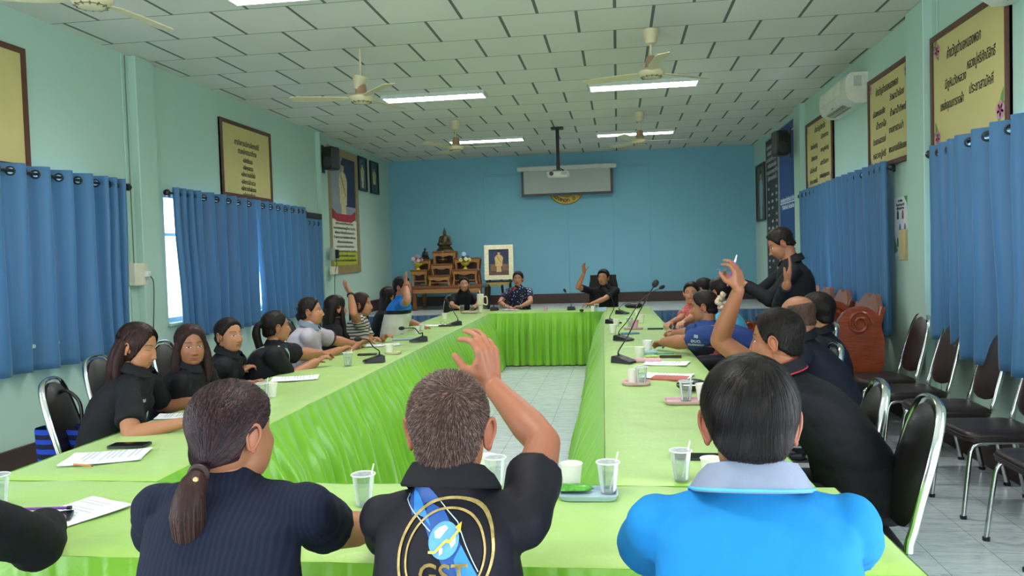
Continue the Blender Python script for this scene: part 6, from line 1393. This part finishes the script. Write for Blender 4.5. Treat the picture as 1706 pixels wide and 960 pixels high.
# ================================================================== ON THE TABLES
FOAM = M('black_foam', '161618', .8, bump=.3, bs=400)
def mic(px, py, stem, label, rz=0, foam=None, r_=.017, thin=.0042):
    """stem: (pixel x, pixel y, forward step) points from the base to the head"""
    b = onz(px, py, TZ+.004); t = thing('gooseneck_microphone', label, 'microphone', b, R(rz), 'conference microphones on the tables')
    m = MB(); w, d, h = .058, .075, .050
    m.add([(-w, -d, 0), (w, -d, 0), (w, d, 0), (-w, d, 0), (-w*.9, -d, .012), (w*.9, -d, .012), (w*.8, d*.75, h), (-w*.8, d*.75, h), (-w*.85, d, h*.9), (w*.85, d, h*.9)],
          [(3, 2, 1, 0), (0, 1, 5, 4), (4, 5, 6, 7), (7, 6, 9, 8), (8, 9, 2, 3), (1, 2, 9, 6, 5), (0, 4, 7, 8, 3)]); bo = m.build('base', MAT_BLACK, t, 0)
    q = MB(); mm = Matrix.Rotation(math.atan2(h-.012, d*1.75), 3, 'X'); c = Vector((0, -.012, .0305))
    q.prism(rrect(.05, .03, .004), .0012, mm, c); q.prism([(x+.0, y+.032) for x, y in rrect(.018, .008, .003)], .002, mm, c); q.build('key_panel', M('grey_key_panel', '3a3c40', .4), bo)
    P = [Vector((0, d*.55, h*.92)), Vector((0, d*.56, h+.03))]; Ri = Matrix.Rotation(-R(rz), 3, 'Z')
    for x, y, st in stem: P.append(Ri @ (ony(x, y, b.y+st)-b))
    S_ = smoothpath(P, 6); m = MB(); m.tube(S_, thin, 8); m.tube(S_[:5], .0065, 8); m.build('gooseneck', MAT_BLACK, t)
    e = S_[-1]; dr = (S_[-1]-S_[-4]).normalized(); zq = dr.to_track_quat('Z', 'Y').to_matrix(); m = MB()
    m.lathe([(.005, -.012), (r_*.7, -.006), (r_, .008), (r_*1.05, .022), (r_*.9, .036), (r_*.5, .045), (.001, .048)], e, 14, m=zq); m.build('foam_head', foam or FOAM, t)
    return t
mic(623, 603, [(622, 578, -.02), (612, 566, -.06), (600, 565, -.10)], 'microphone on the left table with folded arms behind it, nearest of the left ones', -60)
mic(697, 569, [(699, 556, -.03), (690, 547, -.10), (672, 547, -.18)], 'microphone on the left table with its neck bent flat to the left', -60, thin=.005)
mic(757, 542, [(757, 522, 0), (750, 508, .0), (745, 502, .0)], 'microphone on the left table nearest the far corner', -60)
mic(824, 517, [(838, 500, .05), (850, 487, .15), (856, 482, .22)], 'microphone with a red foam head before the person in the spotted blouse', 180, foam=M('red_foam', 'a8201c', .8), r_=.02)
mic(952, 516, [(951, 503, 0), (945, 491, .0), (942, 486, .0)], 'microphone in the middle of the far table by the raised hand', 180)
mic(1022, 539, [(1023, 512, .0), (1018, 494, .0), (1012, 486, .0)], 'upright microphone at the far inner corner of the right table', 60)
mic(1037, 523, [(1042, 505, .0), (1060, 495, .0), (1076, 489, .0)], 'farthest microphone on the right table, leaning right', 60, thin=.0032)
mic(1039, 567, [(1046, 534, .02), (1065, 505, .06), (1082, 489, .10), (1100, 480, .14)], 'right table microphone whose small head ends just below the biggest one', 60, r_=.016)
mic(1040, 604, [(1046, 560, .02), (1065, 520, .05), (1082, 490, .08), (1090, 476, .10)], 'tallest looking microphone, nearest on the right table', 60, r_=.021, thin=.0048)

def paper_cup(px, py, label, c=None, s=1.0, z=0, name='paper_cup'):
    b = onz(px, py, TZ+z); t = thing(name, label, 'cup', (b.x, b.y, TZ+.003+z), 0, 'paper cups on the tables'); mt = c or MAT_CUP; m = MB(); h = .075*s
    m.lathe([(.026*s, 0), (.036*s, h), (.0345*s, h), (.025*s, .006)], n=24); m.build('cup', mt, t); m = MB(); m.tube([(math.cos(w)*.0362*s, math.sin(w)*.0362*s, h) for w in [2*PI*k/24 for k in range(24)]], .0016, 6, closed=True); m.build('rim', mt, t); return t
FILM = M('printed_foil_lid', 'b9bec0', .3, .3, var=.35, vs=90)
def clear_cup(px, py, label, z=0, s=1.0, straw=True, lid=True, a=.4):
    b = onz(px, py, TZ+z); t = thing('water_cup', label, 'cup', (b.x, b.y, TZ+.003+z), 0, 'clear water cups on the tables'); h = .096*s
    m = MB(); m.lathe([(.024*s, 0), (.0345*s, h), (.0335*s, h), (.0232*s, .003), (.001, .003)], n=24); m.build('cup', MAT_CLEAR, t)
    m = MB(); m.tube([(math.cos(w)*.0365*s, math.sin(w)*.0365*s, h) for w in [2*PI*k/24 for k in range(24)]], .0022, 6, closed=True); m.build('rim', M('frosted_rim', 'e6eaea', .4), t)
    m = MB(); m.lathe([(.0228*s, .004), (.029*s, h*.62), (.001, h*.62)], n=24); m.build('water', MAT_WATER, t)
    if lid: m = MB(); m.lathe([(.0345*s, h-.0005), (.0345*s, h+.0005)], n=24); m.build('foil_lid', FILM, t)
    if straw: m = MB(); m.tube([(.004, 0, .006), (.004+.03*math.cos(a), .01, h+.03)], .0024, 8); m.build('straw', M('white_straw', 'f0f0ec', .4), t)
    return t
def tray(px, py, label, w=.20, d=.13, c='d9a7b4', rz=0, name='serving_tray'):
    b = onz(px, py, TZ); t = thing(name, label, 'tray', (b.x, b.y, TZ+.003), R(rz), 'serving trays on the tables'); P = []
    for s_, z in ((.90, 0), (.94, .002), (.97, .012), (1.0, .014), (1.0, .017), (.955, .016), (.92, .005), (.5, .004), (.01, .004)): P.append([(x*s_, y*s_, z) for x, y in rrect(w, d, .03, 6)])
    m = MB(); m.grid(P, True); m.add(P[0], [tuple(range(len(P[0])-1, -1, -1))]); m.build('tray', M('tray_'+c, c, .35), t, 50); return t
def flatbox(px, py, w, d, h, rz, mt, name, label, cat, z=0, extra=None, r_=.008, group=None):
    b = onz(px, py, TZ+z); t = thing(name, label, cat, (b.x, b.y, TZ+.004+z), R(rz), group); m = MB(); m.prism(rrect(w, d, r_, 4), h, Matrix.Identity(3)); m.build('body', mt, t, 30)
    if extra: q = MB(); q.prism(rrect(w*.93, d*.95, r_*.8, 4), .0006, Matrix.Identity(3), (0, 0, h)); q.build(extra[0], extra[1], t, 30)
    return t
SCREEN = ('screen', M('dark_phone_glass', '0c0e12', .08)); PH = M('dark_phone_case', '20262a', .4)
def phone(px, py, rz, label, w=.072, d=.155, z=0): return flatbox(px, py, w, d, .009, rz, PH, 'phone', label, 'phone', z, SCREEN)
def sheets(px, py, rz, label, n=2, w=.21, d=.297, text=True, z=0):
    b = onz(px, py, TZ+z); t = thing('paper_sheets', label, 'paper', (b.x, b.y, TZ+.004+z), R(rz)); rg = random.Random(int(px*7+py))
    for k in range(n):
        a = rg.uniform(-.09, .09) if k else 0; m = MB(); P = [[(x*w/10*math.cos(a)-y*d/8*math.sin(a)+.0, x*w/10*math.sin(a)+y*d/8*math.cos(a), .0012*(n-1-k)+.0035*(abs(y)/4)**3+.002*math.sin(x*.5+k)**2) for y in range(-4, 5)] for x in range(-5, 6)]
        m.grid(P); o = m.build('sheet', MAT_PAPER, t, 179)
        if k == 0 and text:
            q = MB()
            for j in range(11):
                if j in (2, 7): continue
                yy = d*(.38-.066*j); ln = rg.uniform(.5, .8)*w; q.box((-w*.40+ln/2, yy, .0012*(n-1)+.0065), (ln, .0022, .0004))
            q.build('printed_lines', M('grey_print', '8a8c94', .7), o, 0)
    return t
# near table
clear_cup(607, 843, 'clear water cup with straw between the ponytail and the greying head')
paper_cup(812, 797, 'cream paper cup just right of the greying head')
clear_cup(826, 812, 'clear cup by the ear of the greying person', straw=False)
tray(980, 829, 'pale blue tray with a cup, packet and water on the near table', .185, .115, 'a9c0cf', 1)
paper_cup(953, 811, 'plain paper cup standing on the pale blue tray', z=.006, s=.98)
clear_cup(1014, 822, 'clear cup with straw on the pale blue tray', z=.006)
b = onz(951, 824, TZ); t = thing('snack_packet', 'green and silver snack packet on the pale blue tray', 'packet', (b.x, b.y, TZ+.020)); m = MB()
P = [[(.075*u*(1-.15*abs(v)), .030*v*(1-.75*abs(u)**5), .013*(1-v*v)*(1-abs(u)**4)*sg+.004*noise.noise(Vector((u*4, v*3, sg)))) for v in np.linspace(-1, 1, 9)] for sg in (1, ) for u in np.linspace(-1, 1, 15)]
m.grid(P); P = [[(.075*u*(1-.15*abs(v)), .030*v*(1-.75*abs(u)**5), -.011*(1-v*v)*(1-abs(u)**4)) for v in np.linspace(-1, 1, 9)] for u in np.linspace(-1, 1, 15)]; m.grid(P); m.build('wrapper', M('green_wrapper', '4f9a34', .3, var=.4, vs=60), t, 179)
m = MB(); m.grid([[(-.075+.05*u, .026*v*(1-.3*(1-u)), .0145*(1-v*v)*(.3+.7*u)+.001) for v in np.linspace(-1, 1, 7)] for u in np.linspace(0, 1, 6)]); m.build('silver_end', M('silver_wrapper', 'b5b0a4', .3, .4, var=.5, vs=90), t, 179)
clear_cup(1135, 800, 'clear water cup with straw left of the bright blue polo')
paper_cup(1186, 803, 'paper cup tucked against the bright blue polo')
clear_cup(-2, 842, 'clear cup cut by the left edge of the picture', straw=False)
sheets(112, 862, -22, 'stack of white sheets under a phone in the lower left', 3)
t = phone(72, 868, -62, 'dark phone lying on the white sheets in the lower left', z=.010)
b = onz(80, 857, TZ+.012); t = thing('pen', 'purple pen lying beside the phone on the white sheets', 'pen', (b.x, b.y, TZ+.030), R(8)); m = MB(); m.tube([(-.07, 0, 0), (.06, 0, 0)], .0045, 10); m.build('barrel', M('purple_pen', '7a3fa0', .4), t); m = MB(); m.tube([(.06, 0, 0), (.072, 0, 0)], .0062, 10); m.build('cap', MAT_BLACK, t)
# left table
sheets(178, 764, -72, 'white sheets before the nearest person on the left', 2, z=.0)
phone(216, 745, -84, 'black phone lying flat above the white sheets on the left', .078, .16)
b = onz(138, 779, TZ); t = thing('pencil', 'orange pencil on the cloth below the white sheets', 'pencil', (b.x, b.y, TZ+.009), R(-12)); m = MB(); m.tube([(-.045, 0, 0), (.045, 0, 0)], .0038, 6); m.build('barrel', M('orange_pencil', 'c87a3c', .5), t); m = MB(); m.tube([(.045, 0, 0), (.055, 0, 0)], [.0038, .0006], 6); m.build('tip', M('pencil_tip', '5a4632', .5), t)
sheets(298, 694, -70, 'white sheet by the forearm of the nearest person on the left', 1, .15, .21)
paper_cup(452, 662, 'cream paper cup with a straw on the left table', s=1.05)
clear_cup(438, 668, 'clear cup with straw beside the cream cup on the left table')
sheets(492, 632, -70, 'white sheet before the person with the green strap', 2)
clear_cup(580, 610, 'small clear cup standing alone before the lilac polo')
phone(612, 592, -80, 'thin dark phone behind the nearest left microphone')
paper_cup(648, 590, 'cream cup beside the nearest left microphone', s=1.05)
tray(655, 590, 'pale saucer tray under the cream cup on the left table', .13, .10, 'd9cdb4', 0)
sheets(638, 576, -75, 'white sheet under the hand of the striped top', 2)
flatbox(672, 566, .15, .21, .004, -75, M('pale_blue_folder', '93a6bc', .6), 'folder', 'pale blue grey folder on the left table', 'folder')
flatbox(655, 557, .15, .23, .006, -80, M('lilac_folder', 'a08fb4', .6), 'folder', 'lilac folder before the person in the blue banded top', 'folder')
paper_cup(694, 556, 'white cup behind the flat bent microphone', M('white_paper_cup', 'e9e9e6', .5)); paper_cup(703, 551, 'small white cup behind the flat bent microphone, farther one', M('white_paper_cup', 'e9e9e6', .5), .9)
sheets(722, 543, -85, 'white sheet under the hand of the person in blue', 1)
b = onz(742, 545, TZ); t = thing('spectacles', 'folded pale spectacles on a black case, left table far end', 'glasses', (b.x, b.y, TZ+.008)); m = MB(); m.box((0, 0, .008), (.15, .07, .016), bev=.006); m.build('case', MAT_BLACK, t)
m = MB()
for s_ in (-1, 1): m.tube([(s_*.033+.025*math.cos(w), .0, .040+.018*math.sin(w)) for w in [2*PI*k/14 for k in range(14)]], .0025, 6, closed=True); m.tube([(s_*.058, 0, .045), (s_*.05, .05, .022)], .002, 6)
m.tube([(-.008, 0, .045), (.008, 0, .045)], .002, 6); m.build('frame', M('pale_spectacle_frame', 'c9bf9c', .3, .4), t)
paper_cup(741, 532, 'white cup at the far end of the left table', M('white_paper_cup', 'e9e9e6', .5))
# far table
for px, lb in ((770, 'left printed glass before the smiling person at the far table'), (787, 'right printed glass before the smiling person at the far table')):
    b = onz(px, 520, TZ); t = thing('drinking_glass', lb, 'glass', (b.x, b.y, TZ+.003)); m = MB(); m.lathe([(.028, 0), (.034, .10), (.032, .10), (.026, .006)], n=20); m.build('glass', MAT_CLEAR, t); m = MB(); m.lathe([(.0305, .02), (.0335, .07)], n=20, sx=.9, sy=1.02); m.build('printed_band', M('brown_print_band', '7a6658', .5, var=.5, vs=60), t)
tray(782, 522, 'small pink tray under the glasses at the far table', .24, .12, 'dcb7bc')
b = onz(801, 521, TZ); t = thing('tumbler', 'tall cream tumbler with a big side handle and straw on the far table', 'tumbler', (b.x, b.y, TZ+.003)); CRM = M('cream_tumbler', 'e4dcc0', .4)
m = MB(); m.lathe([(.033, 0), (.034, .10), (.048, .115), (.050, .24), (.047, .25), (.02, .255)], n=24); m.build('body', CRM, t); m = MB(); m.tube(smoothpath([(.048, 0, .22), (.085, 0, .225), (.098, 0, .19), (.096, 0, .12), (.075, 0, .105), (.046, 0, .125)], 5), .009, 8); m.build('handle', CRM, t)
m = MB(); m.tube([(0, 0, .25), (-.008, 0, .31)], .0045, 8); m.build('straw', M('white_straw', 'f0f0ec', .4), t); m = MB(); m.lathe([(.047, .25), (.049, .256), (.045, .262), (.01, .264)], n=24); m.build('lid', M('white_lid', 'f0efe9', .3), t)
sheets(850, 517, -8, 'white sheets before the person in the spotted blouse', 2)
paper_cup(909, 519, 'small pink cup alone on the far table', M('pink_cup', 'd9a9bc', .5), .85)
phone(876, 516, 80, 'dark phone lying on the far table right of the spotted blouse')
paper_cup(988, 519, 'short pale cup before the person in the high backed chair', s=.95); clear_cup(994, 519, 'short clear glass before the person in the high backed chair', straw=False)
flatbox(1003, 519, .13, .08, .05, 0, M('pale_blue_box', 'a9c3dc', .6), 'tissue_box', 'low pale blue box on the far table', 'box')
b = onz(969, 519, TZ); t = thing('computer_mouse', 'black mouse by the hand at the far table', 'mouse', (b.x, b.y, TZ+.003)); m = MB(); m.ell((0, 0, .012), (.032, .055, .020), 14, 8); m.build('shell', MAT_BLACK, t)
b = onz(1056, 513, TZ); t = thing('black_pouch', 'low domed black pouch at the far right corner of the tables', 'pouch', (b.x, b.y, TZ+.003)); m = MB(); m.ell((0, 0, .03), (.13, .08, .045), 18, 10); m.build('pouch', MAT_BLACK, t)
# right table
paper_cup(1021, 556, 'cream cup on the right table beside the upright microphone', s=1.15); paper_cup(1027, 544, 'white cup behind the upright microphone', s=1.0)
tray(1055, 549, 'pink tray with a pink cup, second from the far end', .20, .12, 'd8aeb8')
paper_cup(1058, 547, 'pink cup on the far pink tray', M('pink_cup', 'd9a9bc', .5), 1.05, .006); clear_cup(1049, 545, 'clear glass on the far pink tray', .006, straw=False)
paper_cup(1068, 538, 'cream cup behind the far pink tray', s=1.15); paper_cup(1063, 528, 'farthest cream cup on the right table')
phone(1092, 549, 82, 'dark phone on the right table by the smiling person in coral'); phone(1103, 577, 80, 'dark phone under the arm of the navy tee')
flatbox(1050, 557, .16, .09, .012, 20, M('blue_pen_case', '5a86b0', .5), 'pen_case', 'slim blue case behind a right table microphone', 'case')
tray(1078, 590, 'pale blue tray under cups before the navy tee', .16, .12, 'a4bcd0'); paper_cup(1079, 586, 'white paper cup on the pale blue tray before the navy tee', z=.006, s=1.1); paper_cup(1066, 597, 'cream cup before the navy tee, nearest of its cups', s=1.05)
tray(1078, 603, 'pink tray with a snack on the right table', .20, .12, 'dcb0b8'); b = onz(1086, 599, TZ); t = thing('snack_packet', 'small pale green snack packet on a pink tray', 'packet', (b.x, b.y, TZ+.022)); m = MB(); m.ell((0, 0, 0), (.055, .028, .014), 14, 8); m.build('wrapper', M('pale_green_wrapper', 'a8c26a', .4, var=.4, vs=60), t)
phone(1117, 596, 84, 'dark phone with a pen beside it, right table', z=0)
b = onz(1106, 593, TZ); t = thing('pen', 'teal pen on the right table beside a phone', 'pen', (b.x, b.y+.06, TZ+.009), R(0)); m = MB(); m.tube([(-.07, 0, 0), (.07, 0, 0)], .004, 8); m.build('barrel', M('teal_pen', '2f9a9a', .4), t); m = MB(); m.tube([(.07, 0, 0), (.08, 0, 0)], [.004, .001], 8); m.build('tip', MAT_BLACK, t)
sheets(1110, 607, 78, 'white sheet on the right table before the balding person', 2)
sheets(1112, 628, 74, 'white sheet with a red edged booklet under the watch hand', 2); flatbox(1116, 632, .15, .21, .008, 74, M('red_edged_booklet', 'b8584a', .5), 'booklet', 'thin red edged booklet under the white sheet', 'booklet', z=-.001)
tray(1060, 641, 'pink tray with cup and glass, middle of the right table', .165, .12, 'e0b4be'); paper_cup(1055, 638, 'cream cup on the middle pink tray', z=.006); clear_cup(1069, 640, 'clear glass on the middle pink tray', .006, straw=False)
tray(1143, 672, 'pink tray nearest the viewer on the right table', .215, .13, 'e0b4be'); clear_cup(1143, 668, 'clear water cup with straw on the nearest pink tray', .006); paper_cup(1172, 668, 'cream paper cup on the nearest pink tray', z=.006, s=1.1)
b = onz(1153, 652, TZ); t = thing('black_pouch', 'black rounded pouch under the watch hand on the right table', 'pouch', (b.x, b.y, TZ+.003)); m = MB(); m.ell((0, 0, .032), (.085, .055, .034), 18, 10); m.build('pouch', MAT_VINYL, t); m = MB(); m.tube([(math.cos(w)*.083, math.sin(w)*.054, .036) for w in [2*PI*k/28 for k in range(28)]], .003, 6, closed=True); m.build('zip', MAT_CHROME, t)
phone(1160, 765, 88, 'black phone lying at the near end of the right table', .08, .17)
# blue bag at the nearest left chair, and a stray chair at the left edge
b = onz(112, 742, .62); t = thing('handbag', 'blue and black woven bag hanging at the nearest left chair', 'bag', (b.x, b.y, .50)); P = []
for z, s_ in ((0, .82), (.02, .95), (.12, 1), (.20, 1.02), (.215, 1.0)): P.append([(x*s_, y*s_, z) for x, y in rrect(.30, .13, .05, 5)])
m = MB(); m.grid(P, True); m.add(P[0], [tuple(range(len(P[0])-1, -1, -1))]); m.build('bag_body', stripes_mat('blue_black_weave', '1c3fae', '0e1430', .05, 2, .5), t, 179)
m = MB(); m.tube(smoothpath([(-.09, 0, .20), (-.08, .0, .34), (0, 0, .40), (.08, 0, .34), (.09, 0, .20)], 6), .009, 8); m.build('handle', MAT_BLACK, t)
chair('b', -2.90, 2.72, -78, 'black chair cut by the left edge of the picture', GL)
